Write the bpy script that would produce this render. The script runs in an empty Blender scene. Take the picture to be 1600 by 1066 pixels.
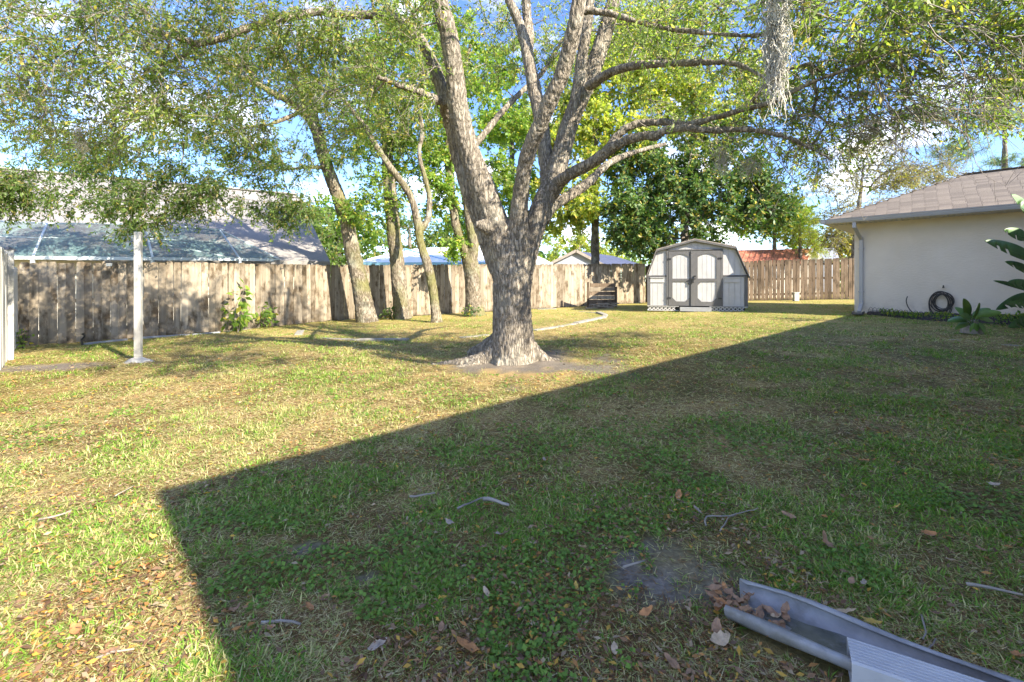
import bpy, bmesh, math, random
import numpy as np
from mathutils import Vector, Matrix
from math import radians as R, sin, cos, pi

random.seed(7)
rng = np.random.default_rng(11)
SC = bpy.context.scene
COL = SC.collection

# ------------------------------------------------------------------ camera, world, sun, exposure
F = 711.1; HY = 441.0; CH = 1.115
cam_d = bpy.data.cameras.new('camera'); cam_d.lens = 16.0; cam_d.sensor_width = 36.0
cam_d.shift_y = -92.0/1600.0; cam_d.clip_start = 0.05; cam_d.clip_end = 3000
cam = bpy.data.objects.new('camera', cam_d); COL.objects.link(cam)
cam.location = (0, 0, CH); cam.rotation_euler = (R(90), 0, 0)
SC.camera = cam

SUN_EL = 32.0
SUN_AZ = 41.0                      # sun stands to the right and behind: direction to sun (cos, -sin)
to_sun = Vector((cos(R(SUN_AZ))*cos(R(SUN_EL)), -sin(R(SUN_AZ))*cos(R(SUN_EL)), sin(R(SUN_EL))))
sl = bpy.data.lights.new('sun', 'SUN'); sl.energy = 2.75; sl.angle = R(0.55); sl.color = (1.0, 0.90, 0.75)
so = bpy.data.objects.new('sun', sl); COL.objects.link(so)
so.rotation_euler = to_sun.to_track_quat('Z', 'Y').to_euler(); so.location = (20, -20, 25)

W = bpy.data.worlds.new('World'); SC.world = W; W.use_nodes = True
wn = W.node_tree.nodes; wl = W.node_tree.links; wn.clear()
sky = wn.new('ShaderNodeTexSky'); sky.sky_type = 'NISHITA'; sky.sun_disc = False
sky.sun_elevation = R(SUN_EL); sky.sun_rotation = math.atan2(to_sun.x, to_sun.y)
sky.air_density = 0.9; sky.dust_density = 0.3; sky.ozone_density = 3.5
tc = wn.new('ShaderNodeTexCoord')
sep = wn.new('ShaderNodeSeparateXYZ'); wl.new(tc.outputs['Generated'], sep.inputs[0])
zz = wn.new('ShaderNodeMath'); zz.operation = 'ADD'; zz.inputs[1].default_value = 0.22; wl.new(sep.outputs['Z'], zz.inputs[0])
dv = wn.new('ShaderNodeVectorMath'); dv.operation = 'DIVIDE'
cz = wn.new('ShaderNodeCombineXYZ')
for i in range(3): wl.new(zz.outputs[0], cz.inputs[i])
wl.new(tc.outputs['Generated'], dv.inputs[0]); wl.new(cz.outputs[0], dv.inputs[1])
cn = wn.new('ShaderNodeTexNoise'); cn.inputs['Scale'].default_value = 1.7; cn.inputs['Detail'].default_value = 7
cn.inputs['Roughness'].default_value = 0.58; wl.new(dv.outputs[0], cn.inputs['Vector'])
cr = wn.new('ShaderNodeValToRGB'); cr.color_ramp.elements[0].position = 0.53; cr.color_ramp.elements[1].position = 0.74
wl.new(cn.outputs[0], cr.inputs[0])
mx = wn.new('ShaderNodeMixRGB'); wl.new(cr.outputs[0], mx.inputs[0]); hs = wn.new('ShaderNodeHueSaturation'); hs.inputs['Saturation'].default_value = 1.12; hs.inputs['Hue'].default_value = .513; hs.inputs['Value'].default_value = .50; wl.new(sky.outputs[0], hs.inputs['Color']); wl.new(hs.outputs[0], mx.inputs[1])
mx.inputs[2].default_value = (5.2, 4.9, 4.4, 1)
bg = wn.new('ShaderNodeBackground'); bg.inputs['Strength'].default_value = 0.15
wl.new(mx.outputs[0], bg.inputs[0])
wo = wn.new('ShaderNodeOutputWorld'); wl.new(bg.outputs[0], wo.inputs[0])

vs = SC.view_settings; vs.view_transform = 'Standard'; vs.look = 'None'; vs.gamma = 1; vs.exposure = 2.65
vs.use_curve_mapping = False
SC.render.engine = 'CYCLES'

# ------------------------------------------------------------------ helpers
def P(px, py, d): return Vector(((px-800)/F*d, d, CH+(HY-py)/F*d))
def gz(x): return 0.0255*max(-14.0, min(16.0, x))
def gzn(x): return 0.0255*np.clip(x, -14, 16)
def G(px, py, h=0.0):
    k = (px-800)/F
    d = (CH-h)/((py-HY)/F + 0.0255*k)
    return Vector((k*d, d, gz(k*d)+h))
def FX(px, d): return (px-800)/F*d

_perm = rng.random((256, 256))
def vnoise(x, y):
    xi = np.floor(x).astype(int); yi = np.floor(y).astype(int)
    fx = x-xi; fy = y-yi; fx = fx*fx*(3-2*fx); fy = fy*fy*(3-2*fy)
    a = _perm[xi & 255, yi & 255]; b = _perm[(xi+1) & 255, yi & 255]
    c = _perm[xi & 255, (yi+1) & 255]; d = _perm[(xi+1) & 255, (yi+1) & 255]
    return (a*(1-fx)+b*fx)*(1-fy) + (c*(1-fx)+d*fx)*fy
def fbm(x, y, o=4):
    s = 0; a = .5; t = 0
    for i in range(o):
        s = s + a*vnoise(x*2**i+17*i, y*2**i+31*i); t += a; a *= .5
    return s/t

def link(o, parent=None):
    COL.objects.link(o)
    if parent is not None:
        o.parent = parent
        o.matrix_parent_inverse = Matrix.Translation(-Vector(parent.location)) if parent.type == 'EMPTY' and parent.rotation_euler.z == 0 else Matrix.Identity(4)
    return o
def tag(o, label=None, cat=None, group=None, kind=None):
    if label: o['label'] = label
    if cat: o['category'] = cat
    if group: o['group'] = group
    if kind: o['kind'] = kind
    return o
def thing(name, loc, label, cat, group=None):
    o = bpy.data.objects.new(name, None); o.location = loc; o.empty_display_size = .2
    COL.objects.link(o); tag(o, label, cat, group)
    return o
def mesh_obj(name, me, mat=None, parent=None):
    if mat is not None and len(me.materials) == 0: me.materials.append(mat)
    o = bpy.data.objects.new(name, me)
    return link(o, parent)

class MB:
    def __init__(s): s.v = []; s.f = []
    def add(s, vs, fs):
        n = len(s.v); s.v += [tuple(v) for v in vs]; s.f += [tuple(i+n for i in f) for f in fs]; return s
    def box(s, c, size, rz=0, M=None):
        hx, hy, hz = size[0]/2, size[1]/2, size[2]/2
        pts = [Vector((x*hx, y*hy, z*hz)) for z in (-1, 1) for y in (-1, 1) for x in (-1, 1)]
        m = M if M is not None else Matrix.Rotation(rz, 3, 'Z')
        pts = [m @ p + Vector(c) for p in pts]
        return s.add(pts, [(0,2,3,1),(4,5,7,6),(0,1,5,4),(2,6,7,3),(0,4,6,2),(1,3,7,5)])
    def bar(s, a, b, w, h, up=(0,0,1)):
        a = Vector(a); b = Vector(b); z = (b-a); L = z.length; z.normalize()
        x = z.cross(Vector(up)); 
        if x.length < 1e-4: x = z.cross(Vector((0,1,0)))
        x.normalize(); y = x.cross(z)
        M = Matrix((x, z, y)).transposed()
        return s.box((a+b)/2, (w, L, h), M=M)
    def tube(s, pts, rad, n=8, cap=True):
        pts = [Vector(p) for p in pts]
        if not hasattr(rad, '__len__'): rad = [rad]*len(pts)
        ref = Vector((0.13, 0.21, 0.97))
        rings = []
        for i, p in enumerate(pts):
            t = (pts[min(i+1, len(pts)-1)] - pts[max(i-1, 0)])
            if t.length < 1e-9: t = Vector((0,0,1))
            t.normalize()
            x = ref - t*ref.dot(t)
            if x.length < .05: x = Vector((1, 0, 0)) - t*t.x
            x.normalize(); ref = x; y = t.cross(x)
            rings.append([p + (x*cos(2*pi*k/n)+y*sin(2*pi*k/n))*rad[i] for k in range(n)])
        base = len(s.v)
        for r in rings: s.v += [tuple(q) for q in r]
        for i in range(len(pts)-1):
            for k in range(n):
                s.f.append((base+i*n+k, base+i*n+(k+1) % n, base+(i+1)*n+(k+1) % n, base+(i+1)*n+k))
        if cap:
            s.f.append(tuple(base+k for k in reversed(range(n)))); s.f.append(tuple(base+(len(pts)-1)*n+k for k in range(n)))
        return s
    def prism(s, poly, a, b):                 # poly: list of 3D points, extruded by vector b-a
        d = Vector(b)-Vector(a); n = len(poly); base = len(s.v)
        s.v += [tuple(Vector(p)+Vector(a)) for p in poly] + [tuple(Vector(p)+Vector(a)+d) for p in poly]
        s.f.append(tuple(base+i for i in reversed(range(n)))); s.f.append(tuple(base+n+i for i in range(n)))
        for i in range(n): s.f.append((base+i, base+(i+1) % n, base+n+(i+1) % n, base+n+i))
        return s
    def mesh(s, name='m', smooth=False):
        me = bpy.data.meshes.new(name); me.from_pydata(s.v, [], s.f); me.update()
        if smooth: me.polygons.foreach_set('use_smooth', [True]*len(me.polygons))
        return me
    def build(s, name, mat, parent=None, smooth=False, bevel=0):
        o = mesh_obj(name, s.mesh(name, smooth), mat, parent)
        if bevel:
            m = o.modifiers.new('bevel', 'BEVEL'); m.width = bevel; m.segments = 2; m.limit_method = 'ANGLE'
        return o

def np_mesh(name, V, Fq, col=None, tri=None):
    """V (n,3), Fq (m,4) quads and/or tri (k,3), col (n,4)"""
    me = bpy.data.meshes.new(name)
    nq = 0 if Fq is None else len(Fq); nt = 0 if tri is None else len(tri)
    me.vertices.add(len(V)); me.vertices.foreach_set('co', V.astype(np.float32).ravel())
    me.loops.add(nq*4+nt*3); me.polygons.add(nq+nt)
    li = []; ls = []
    if nq: li.append(Fq.ravel()); ls.append(np.arange(nq)*4)
    if nt: li.append(tri.ravel()); ls.append(nq*4+np.arange(nt)*3)
    me.loops.foreach_set('vertex_index', np.concatenate(li).astype(np.int32))
    me.polygons.foreach_set('loop_start', np.concatenate(ls).astype(np.int32))
    me.update(calc_edges=True)
    if col is not None:
        a = me.color_attributes.new('Col', 'FLOAT_COLOR', 'POINT')
        a.data.foreach_set('color', col.astype(np.float32).ravel())
    return me

def unit(a): return a/np.maximum(np.linalg.norm(a, axis=1, keepdims=True), 1e-9)

def leaf_arrays(Pn, D, L, Wd, col, flat=0.0):
    n = len(Pn); D = unit(D)
    rnd = rng.normal(size=(n, 3)); rnd[:, 2] += flat*3*np.sign(rng.random(n)-.15)
    S = unit(np.cross(D, rnd)); N = np.cross(S, D)
    L = L[:, None]; Wd = Wd[:, None]
    mid = Pn + D*L*.45 + N*L*.06
    V = np.stack([Pn, mid+S*Wd*.5, Pn+D*L - N*L*.05, mid-S*Wd*.5], axis=1).reshape(-1, 3)
    Fq = np.arange(n*4).reshape(n, 4)
    C = np.repeat(np.concatenate([col, np.ones((n, 1))], axis=1), 4, axis=0)
    return V, Fq, C

# ------------------------------------------------------------------ materials
def nt(name):
    m = bpy.data.materials.new(name); m.use_nodes = True
    return m, m.node_tree.nodes, m.node_tree.links, m.node_tree.nodes['Principled BSDF']
def ramp(n, l, src, stops):
    r = n.new('ShaderNodeValToRGB'); e = r.color_ramp.elements
    while len(e) < len(stops): e.new(.5)
    for i, (p, c) in enumerate(stops): e[i].position = p; e[i].color = (*c, 1)
    l.new(src, r.inputs[0]); return r.outputs[0]
def noise(n, l, scale, detail=6, rough=.55, vec=None, stretch=None, rnd=False, coord='Object'):
    t = n.new('ShaderNodeTexCoord'); src = t.outputs[coord]
    if rnd:
        oi = n.new('ShaderNodeObjectInfo'); ad = n.new('ShaderNodeVectorMath'); ad.operation = 'MULTIPLY_ADD'
        l.new(oi.outputs['Random'], ad.inputs[0]); ad.inputs[1].default_value = (37, 53, 91); l.new(src, ad.inputs[2]); src = ad.outputs[0]
    if stretch:
        mp = n.new('ShaderNodeMapping'); mp.inputs['Scale'].default_value = stretch; l.new(src, mp.inputs[0]); src = mp.outputs[0]
    x = n.new('ShaderNodeTexNoise'); x.inputs['Scale'].default_value = scale; x.inputs['Detail'].default_value = detail
    x.inputs['Roughness'].default_value = rough; l.new(src, x.inputs['Vector']); return x.outputs[0]
def bump(n, l, src, b, strength=.4, dist=.02):
    u = n.new('ShaderNodeBump'); u.inputs['Strength'].default_value = strength; u.inputs['Distance'].default_value = dist
    l.new(src, u.inputs['Height']); l.new(u.outputs[0], b.inputs['Normal'])
def mixc(n, l, fac, a, b, mode='MIX'):
    m = n.new('ShaderNodeMixRGB'); m.blend_type = mode
    for i, s in enumerate((fac, a, b)):
        if isinstance(s, (int, float)): m.inputs[i].default_value = s
        elif isinstance(s, tuple): m.inputs[i].default_value = (*s, 1)
        else: l.new(s, m.inputs[i])
    return m.outputs[0]

def plain(name, c, rough=.6, metal=0, var=.18, scale=6, bmp=.15, stretch=None, rnd=True, dirt=None):
    m, n, l, b = nt(name)
    nz = noise(n, l, scale, stretch=stretch, rnd=rnd)
    lo = tuple(x*(1-var) for x in c); hi = tuple(min(1, x*(1+var)) for x in c)
    colr = ramp(n, l, nz, [(.3, lo), (.7, hi)])
    if dirt:
        n2 = noise(n, l, scale*.35, 8, .7, rnd=rnd); f = ramp(n, l, n2, [(.5, (0,0,0)), (.72, (1,1,1))])
        colr = mixc(n, l, f, colr, dirt)
    l.new(colr, b.inputs['Base Color']); b.inputs['Roughness'].default_value = rough; b.inputs['Metallic'].default_value = metal
    if bmp: bump(n, l, noise(n, l, scale*6, stretch=stretch, rnd=rnd), b, bmp, .01)
    return m

def leaf_mat(name, trans=.5, rough=.5):
    m, n, l, b = nt(name)
    a = n.new('ShaderNodeAttribute'); a.attribute_name = 'Col'
    l.new(a.outputs['Color'], b.inputs['Base Color']); b.inputs['Roughness'].default_value = rough
    b.inputs['Specular IOR Level'].default_value = .35
    t = n.new('ShaderNodeBsdfTranslucent')
    tcx = mixc(n, l, 1.0, a.outputs['Color'], (1.6, 1.8, .7), 'MULTIPLY'); l.new(tcx, t.inputs[0])
    ms = n.new('ShaderNodeMixShader'); ms.inputs[0].default_value = trans
    l.new(b.outputs[0], ms.inputs[1]); l.new(t.outputs[0], ms.inputs[2])
    l.new(ms.outputs[0], n['Material Output'].inputs[0])
    return m
M = {}
M['leaf'] = leaf_mat('tree_leaf')
M['glossleaf'] = leaf_mat('glossy_leaf', .25, .5)
M['grass'] = leaf_mat('grass_blade', .28, .6)
M['dead'] = leaf_mat('dry_leaf', .15, .7)

def attr_mat(name, rough=.9, bmp=.5):
    m, n, l, b = nt(name)
    a = n.new('ShaderNodeAttribute'); a.attribute_name = 'Col'
    nz = noise(n, l, 55, 8, .65)
    f = ramp(n, l, nz, [(.3, (.55,.52,.5)), (.7, (1.35,1.35,1.3))])
    l.new(mixc(n, l, 1.0, a.outputs['Color'], f, 'MULTIPLY'), b.inputs['Base Color'])
    b.inputs['Roughness'].default_value = rough; b.inputs['Specular IOR Level'].default_value = .15
    bump(n, l, noise(n, l, 40, 8, .7), b, bmp, .02)
    return m
M['ground'] = attr_mat('lawn_soil')

def bark_mat(name, c0, c1, lichen=(.50,.50,.45), moss=None, sc=30):
    m, n, l, b = nt(name)
    nz = noise(n, l, sc, 3, .55, stretch=(1, 1, .20))
    ab = n.new('ShaderNodeMath'); ab.operation = 'SUBTRACT'; ab.inputs[1].default_value = .5; l.new(nz, ab.inputs[0])
    ab2 = n.new('ShaderNodeMath'); ab2.operation = 'ABSOLUTE'; l.new(ab.outputs[0], ab2.inputs[0]); nz = ab2.outputs[0]
    colr = ramp(n, l, nz, [(.0, tuple(x*.45 for x in c0)), (.025, c0), (.14, c1)])
    lz = noise(n, l, 2.6, 7, .6); lf = ramp(n, l, lz, [(.52, (0,0,0)), (.66, (.55,.55,.55))])
    colr = mixc(n, l, lf, colr, lichen)
    if moss:
        mz = noise(n, l, 1.3, 6, .6); mf = ramp(n, l, mz, [(.45, (0,0,0)), (.62, (.85,.85,.85))]); colr = mixc(n, l, mf, colr, moss)
    l.new(colr, b.inputs['Base Color']); b.inputs['Roughness'].default_value = .92; b.inputs['Specular IOR Level'].default_value = .2
    n2 = noise(n, l, sc*3, 6, .7, stretch=(1, 1, .35))
    hh = ramp(n, l, nz, [(.0, (0,0,0)), (.09, (1,1,1))])
    bump(n, l, mixc(n, l, .25, hh, n2), b, .8, .02)
    return m
M['oakbark'] = bark_mat('oak_bark', (.18,.155,.12), (.31,.27,.215), lichen=(.38,.355,.28))
M['mossbark'] = bark_mat('mossy_bark', (.14,.115,.08), (.27,.23,.17), moss=(.14,.135,.04), sc=20)
M['darkbark'] = bark_mat('twig_bark', (.13,.11,.09), (.24,.21,.17))
M['paletwig'] = bark_mat('pale_twig_bark', (.22,.19,.15), (.36,.32,.26))

def board_mat(name, c0, c1, dark, grain=14):
    m, n, l, b = nt(name)
    oi = n.new('ShaderNodeObjectInfo')
    nz = noise(n, l, grain, 8, .6, stretch=(1, 1, .07), rnd=True)
    colr = ramp(n, l, nz, [(.3, c0), (.7, c1)])
    rr = ramp(n, l, oi.outputs['Random'], [(0, (.72,.70,.68)), (.5, (1,.97,.93)), (1, (1.2,1.2,1.2))])
    colr = mixc(n, l, 1.0, colr, rr, 'MULTIPLY')
    st = noise(n, l, 2.2, 8, .68, rnd=True, stretch=(1.5,1.5,.8)); sf = ramp(n, l, st, [(.49, (0,0,0)), (.62, (.9,.9,.9))])
    colr = mixc(n, l, sf, colr, dark)
    # weather-darkened ends
    t = n.new('ShaderNodeTexCoord'); s = n.new('ShaderNodeSeparateXYZ'); l.new(t.outputs['Generated'], s.inputs[0])
    ef = ramp(n, l, s.outputs['Z'], [(0, (.75,.75,.75)), (.09, (0,0,0)), (.90, (0,0,0)), (1, (.7,.7,.7))])
    em = mixc(n, l, 1.0, ef, ramp(n, l, noise(n, l, 7, 5, .6, rnd=True), [(.4, (.1,.1,.1)), (.6, (1,1,1))]), 'MULTIPLY')
    colr = mixc(n, l, em, colr, tuple(x*.7 for x in dark))
    l.new(colr, b.inputs['Base Color']); b.inputs['Roughness'].default_value = .9; b.inputs['Specular IOR Level'].default_value = .15
    bump(n, l, nz, b, .5, .006)
    return m
M['board'] = board_mat('weathered_board', (.20,.17,.125), (.345,.30,.23), (.085,.06,.035))
M['board2'] = board_mat('brown_board', (.11,.08,.055), (.20,.155,.11), (.06,.045,.03))
M['whitewood'] = plain('chalky_white_paint', (.40,.39,.355), .75, var=.25, scale=9, stretch=(1,1,.15), dirt=(.30,.30,.24), bmp=.4)
M['trim'] = plain('grey_trim_paint', (.10,.098,.095), .6, var=.12)
M['siding'] = plain('white_siding_paint', (.42,.415,.40), .6, var=.10, scale=4, dirt=(.38,.37,.34))
M['lattice'] = plain('white_lattice_paint', (.42,.41,.39), .6, var=.05)
M['steel'] = plain('dark_metal', (.05,.05,.05), .4, .6)
M['conc'] = plain('concrete', (.26,.245,.21), .9, var=.25, scale=9, bmp=.5, dirt=(.22,.2,.15))
M['gutter'] = plain('gutter_paint', (.40,.39,.37), .45, var=.05, scale=3, bmp=.03)
M['soffit'] = plain('soffit', (.55,.52,.46), .7, var=.06)
M['moss'] = plain('spanish_moss', (.52,.50,.43), .9, var=.3, bmp=0)
M['hose'] = plain('hose_rubber', (.045,.04,.035), .45, var=.3)
M['wire'] = plain('black_wire', (.02,.02,.022), .5)
M['redroof'] = plain('red_brown_metal', (.44,.17,.11), .5, .1, var=.25, scale=3)
M['cream'] = plain('cream_wall', (.72,.68,.58), .8, var=.05)
M['whiteroof'] = plain('white_metal_roof', (.8,.82,.85), .5, var=.05, scale=1)
M['bluetrim'] = plain('pale_blue_trim', (.22,.45,.60), .5, var=.05)
M['greywall'] = plain('blue_grey_wall', (.30,.32,.36), .8, var=.08)
M['blueroof'] = plain('dark_blue_shingle', (.045,.055,.10), .8, var=.3, scale=9)
M['brownshade'] = plain('root_wood', (.24,.21,.18), .9, var=.4, scale=12, bmp=.5)
M['alu'] = plain('white_aluminium', (.50,.56,.58), .4, var=.05)
M['tin'] = plain('grey_tin', (.27,.28,.29), .5, .1, var=.12)

def stucco():
    m, n, l, b = nt('stucco')
    nz = noise(n, l, 1.2, 6); colr = ramp(n, l, nz, [(.3, (.66,.575,.45)), (.7, (.74,.655,.53))])
    t = n.new('ShaderNodeTexCoord'); s = n.new('ShaderNodeSeparateXYZ'); l.new(t.outputs['Object'], s.inputs[0])
    mr = n.new('ShaderNodeMapRange'); mr.inputs[1].default_value = .15; mr.inputs[2].default_value = .75; mr.inputs[3].default_value = 1; mr.inputs[4].default_value = 0
    l.new(s.outputs['Z'], mr.inputs[0])
    d = noise(n, l, 9, 8, .7); df = ramp(n, l, d, [(.45, (0,0,0)), (.7, (.6,.6,.6))])
    f = mixc(n, l, 1.0, df, mr.outputs[0], 'MULTIPLY')
    l.new(mixc(n, l, f, colr, (.25,.22,.18)), b.inputs['Base Color']); b.inputs['Roughness'].default_value = .9
    w = noise(n, l, 14, 5, .6, stretch=(1, 1, 2.2)); bump(n, l, w, b, .5, .02)
    return m
M['stucco'] = stucco()
def shingle(name, c0, c1):
    m, n, l, b = nt(name)
    oi = n.new('ShaderNodeObjectInfo'); nz = noise(n, l, 60, 4, .7, rnd=True); big = noise(n, l, 2.0, 5, .6)
    colr = ramp(n, l, nz, [(.3, c0), (.7, c1)])
    colr = mixc(n, l, 1.0, colr, ramp(n, l, oi.outputs['Random'], [(0, (.75,.73,.72)), (1, (1.15,1.12,1.08))]), 'MULTIPLY')
    colr = mixc(n, l, 1.0, colr, ramp(n, l, big, [(.3, (.85,.85,.85)), (.7, (1.1,1.1,1.1))]), 'MULTIPLY')
    l.new(colr, b.inputs['Base Color']); b.inputs['Roughness'].default_value = .9; bump(n, l, nz, b, .3, .004)
    return m
M['shingle'] = shingle('pinkish_brown_shingle', (.115,.098,.078), (.225,.195,.16))
def course_mat(name, c0, c1):     # distant shingle roof
    m, n, l, b = nt(name)
    nz = noise(n, l, 30, 6, .7); big = noise(n, l, .7, 6, .6)
    colr = ramp(n, l, nz, [(.3, c0), (.7, c1)]); colr = mixc(n, l, 1.0, colr, ramp(n, l, big, [(.3, (.8,.8,.82)), (.7, (1.12,1.1,1.08))]), 'MULTIPLY')
    l.new(colr, b.inputs['Base Color']); b.inputs['Roughness'].default_value = .9; bump(n, l, nz, b, .4, .02)
    return m
M['greyroof'] = course_mat('grey_shingle', (.18,.17,.155), (.32,.30,.275))
def screen():
    m, n, l, b = nt('insect_screen')
    b.inputs['Base Color'].default_value = (.16,.27,.27,1); b.inputs['Roughness'].default_value = .7
    t = n.new('ShaderNodeBsdfTransparent'); ms = n.new('ShaderNodeMixShader'); ms.inputs[0].default_value = .45
    l.new(t.outputs[0], ms.inputs[1]); l.new(b.outputs[0], ms.inputs[2]); l.new(ms.outputs[0], n['Material Output'].inputs[0])
    return m
M['screen'] = screen()

# ------------------------------------------------------------------ ground
BARE = [(G(1055, 888), .30, .19), (G(120, 528), 1.2, .45), (G(60, 575), 1.1, .35), (G(575, 912), .07, .04), (G(475, 860), .09, .05), (G(300, 935), .0, .0)]
oak_base = G(800, 570)
def lawn_cols(x, y):
    """albedo of thatch and of blades, and how bare the spot is"""
    n1 = fbm(x*.55+3, y*.55+9, 4); n2 = fbm(x*2.1+40, y*2.1+11, 4); n3 = fbm(x*7+5, y*7+70, 3)
    dry = np.clip((n1*.5+n2*.35+n3*.25-.46)*4.2, 0, 1)
    # open yard drier; sunlit straw and house-shaded green-brown are put into the colour
    side = x*.682 - y*.731                       # distance towards the house
    dry = np.clip(dry + np.clip(-.10 - side*.07, -.30, .30), 0, 1)
    bare = np.zeros_like(x)
    for (c, rx, ry) in BARE[:5]:
        q = ((x-c.x)/rx)**2+((y-c.y)/ry)**2
        bare = np.maximum(bare, np.clip(1.7-q*1.25-(n3-.5)*2.8-(fbm(x*19, y*19, 2)-.5)*2.2, 0, 1))
    q = np.sqrt((x-oak_base.x-.15)**2 + ((y-oak_base.y)*1.2)**2)
    bare = np.maximum(bare, np.clip(1.7-q*1.25-(n2-.5)*3.4-(n3-.5)*1.5, 0, 1)*.9)
    return dry, bare, n2, n3
def axis(a, b, near, c, step0, grow):
    out = [c]; s = step0
    while out[-1] < b: out.append(out[-1]+s); s = s*grow if abs(out[-1]-c) > near else s
    s = step0; lo = [c]
    while lo[-1] > a: lo.append(lo[-1]-s); s = s*grow if abs(lo[-1]-c) > near else s
    return np.array(sorted(set(out+lo)))
gx = axis(-600, 600, 8, 0, .11, 1.07); gy = axis(-120, 900, 7, 3, .11, 1.06)
X, Y = np.meshgrid(gx, gy, indexing='ij'); Xf = X.ravel(); Yf = Y.ravel()
dry, bare, n2, n3 = lawn_cols(Xf, Yf)
near = np.clip(1-(np.hypot(Xf, Yf-6)-16)/10, 0, 1)
Z = gzn(Xf) + near*((fbm(Xf*1.2, Yf*1.2, 3)-.5)*.05 + (n3-.5)*.018)
mound = np.exp(-(((Xf-oak_base.x)/1.1)**2+((Yf-oak_base.y)/1.0)**2)); Z += mound*.04
th = np.stack([.21+.09*dry, .145+.065*dry, .065+.03*dry], 1)*(.45+.95*n3)[:, None]
gr = np.stack([.10+.05*n2, .13+.03*n2, .030+.01*n2], 1)
k = np.clip(1.15-dry, .15, 1)[:, None]*.55
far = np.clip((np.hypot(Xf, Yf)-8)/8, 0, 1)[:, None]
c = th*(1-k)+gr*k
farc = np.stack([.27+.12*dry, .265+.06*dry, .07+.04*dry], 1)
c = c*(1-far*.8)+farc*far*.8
soil = np.stack([.10+.13*n3, .09+.11*n3, .08+.095*n3], 1)
c = c*(1-bare[:, None])+soil*bare[:, None]
nx, ny = len(gx), len(gy)
idx = np.arange(nx*ny).reshape(nx, ny)
Fq = np.stack([idx[:-1, :-1], idx[1:, :-1], idx[1:, 1:], idx[:-1, 1:]], -1).reshape(-1, 4)
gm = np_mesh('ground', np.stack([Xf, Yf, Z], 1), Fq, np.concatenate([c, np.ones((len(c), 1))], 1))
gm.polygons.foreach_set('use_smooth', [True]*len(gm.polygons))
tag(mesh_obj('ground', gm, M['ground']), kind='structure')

# ------------------------------------------------------------------ house on the right with its wing behind the camera
ua = R(43.0); U = Vector((cos(ua), sin(ua), 0)); V_ = Vector((-sin(ua), cos(ua), 0))
E2 = Vector((1.625, -.62, 0)); EZ = CH+1.68
SL = .46
def H(u, v, z=0): return E2 + U*u + V_*v + Vector((0, 0, z))
UB, UE, VB, VE = 14.54, 19.84, -7.0, 4.92
house = thing('house', H(17, -2, 0), 'cream stucco house at the right edge with brown shingle hip roof and grey gutter', 'house')
ov = .55; WT = EZ-.03
def wall(a, b, name='wall'):
    mb = MB(); d = (b-a).normalized(); n = Vector((d.y, -d.x, 0))
    mb.prism([a+Vector((0,0,-.3)), b+Vector((0,0,-.3)), b+Vector((0,0,WT)), a+Vector((0,0,WT))], (0,0,0), n*.18)
    return mb.build(name, M['stucco'], house)
wall(H(UB+ov, -1.2), H(UB+ov, VE-ov)); wall(H(UB+ov+.2, VE-ov), H(UE-ov, VE-ov)); wall(H(UE-ov, VE-ov-.2), H(UE-ov, VB+ov))
wall(H(ov, VB+ov), H(ov, -ov)); wall(H(ov+.2, -ov), H(UB+ov-.01, -ov)); wall(H(ov+.2, VB+ov), H(UE-ov-.2, VB+ov))
q = (UE-UB)/2; qz = EZ+q*SL
def roof_solid(polys, name, mat=M['shingle']):
    mb = MB()
    for p in polys: mb.prism(p, (0,0,0), (0,0,-.05))
    return mb.build(name, mat, house)
top = .10
roof_solid([[H(UB, VE, EZ+top), H(UB, -5, EZ+top), H(UB+q, -5, qz+top), H(UB+q, VE-q, qz+top)],
            [H(UE, VE, EZ+top), H(UB, VE, EZ+top), H(UB+q, VE-q, qz+top)],
            [H(UE, -5, EZ+top), H(UE, VE, EZ+top), H(UB+q, VE-q, qz+top), H(UB+q, -5, qz+top)]], 'roof')
w = -VB/2
roof_solid([[H(0, 0, EZ+top), H(0, VB, EZ+top), H(w, -w, EZ+w*SL+top)],
            [H(UE, 0, EZ+top), H(0, 0, EZ+top), H(w, -w, EZ+w*SL+top), H(UE-w, -w, EZ+w*SL+top)],
            [H(0, VB, EZ+top), H(UE, VB, EZ+top), H(UE-w, -w, EZ+w*SL+top), H(w, -w, EZ+w*SL+top)],
            [H(UE, VB, EZ+top), H(UE, 0, EZ+top), H(UE-w, -w, EZ+w*SL+top)]], 'roof')
# soffit
mb = MB()
mb.prism([H(UB, 0, EZ-.02), H(UB+ov+.1, 0, EZ-.02), H(UB+ov+.1, VE-.6, EZ-.02), H(UB, VE, EZ-.02)], (0,0,0), (0,0,-.02))
mb.prism([H(UB, VE, EZ-.021), H(UB+ov+.1, VE-.62, EZ-.021), H(UE, VE-.62, EZ-.021), H(UE, VE, EZ-.021)], (0,0,0), (0,0,-.02))
mb.prism([H(0, 0, EZ-.02), H(UB-.01, 0, EZ-.02), H(UB-.01, -ov-.1, EZ-.02), H(0, -ov-.1, EZ-.02)], (0,0,0), (0,0,-.02))
for i in range(46):
    v = VE-.15-i*.11
    mb.box(H(UB+.28, v, EZ-.046), (.42, .05, .012), ua)
mb.build('soffit', M['soffit'], house)
def gutter(a, b, outn, name='gutter'):
    prof = [(0, 0), (.035, -.012), (.08, -.008), (.105, .05), (.11, .085), (.125, .09), (.125, .105), (0.0, .105)]
    mb = MB(); pts = [outn*x+Vector((0,0,z)) for x, z in prof]
    mb.prism(pts, a, b); return mb.build(name, M['gutter'], house)
gutter(H(UB, -1, EZ-.03), H(UB, VE+.12, EZ-.03), -U)
gutter(H(UB-.12, VE+.003, EZ-.03), H(UE, VE+.003, EZ-.03), V_)
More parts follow.
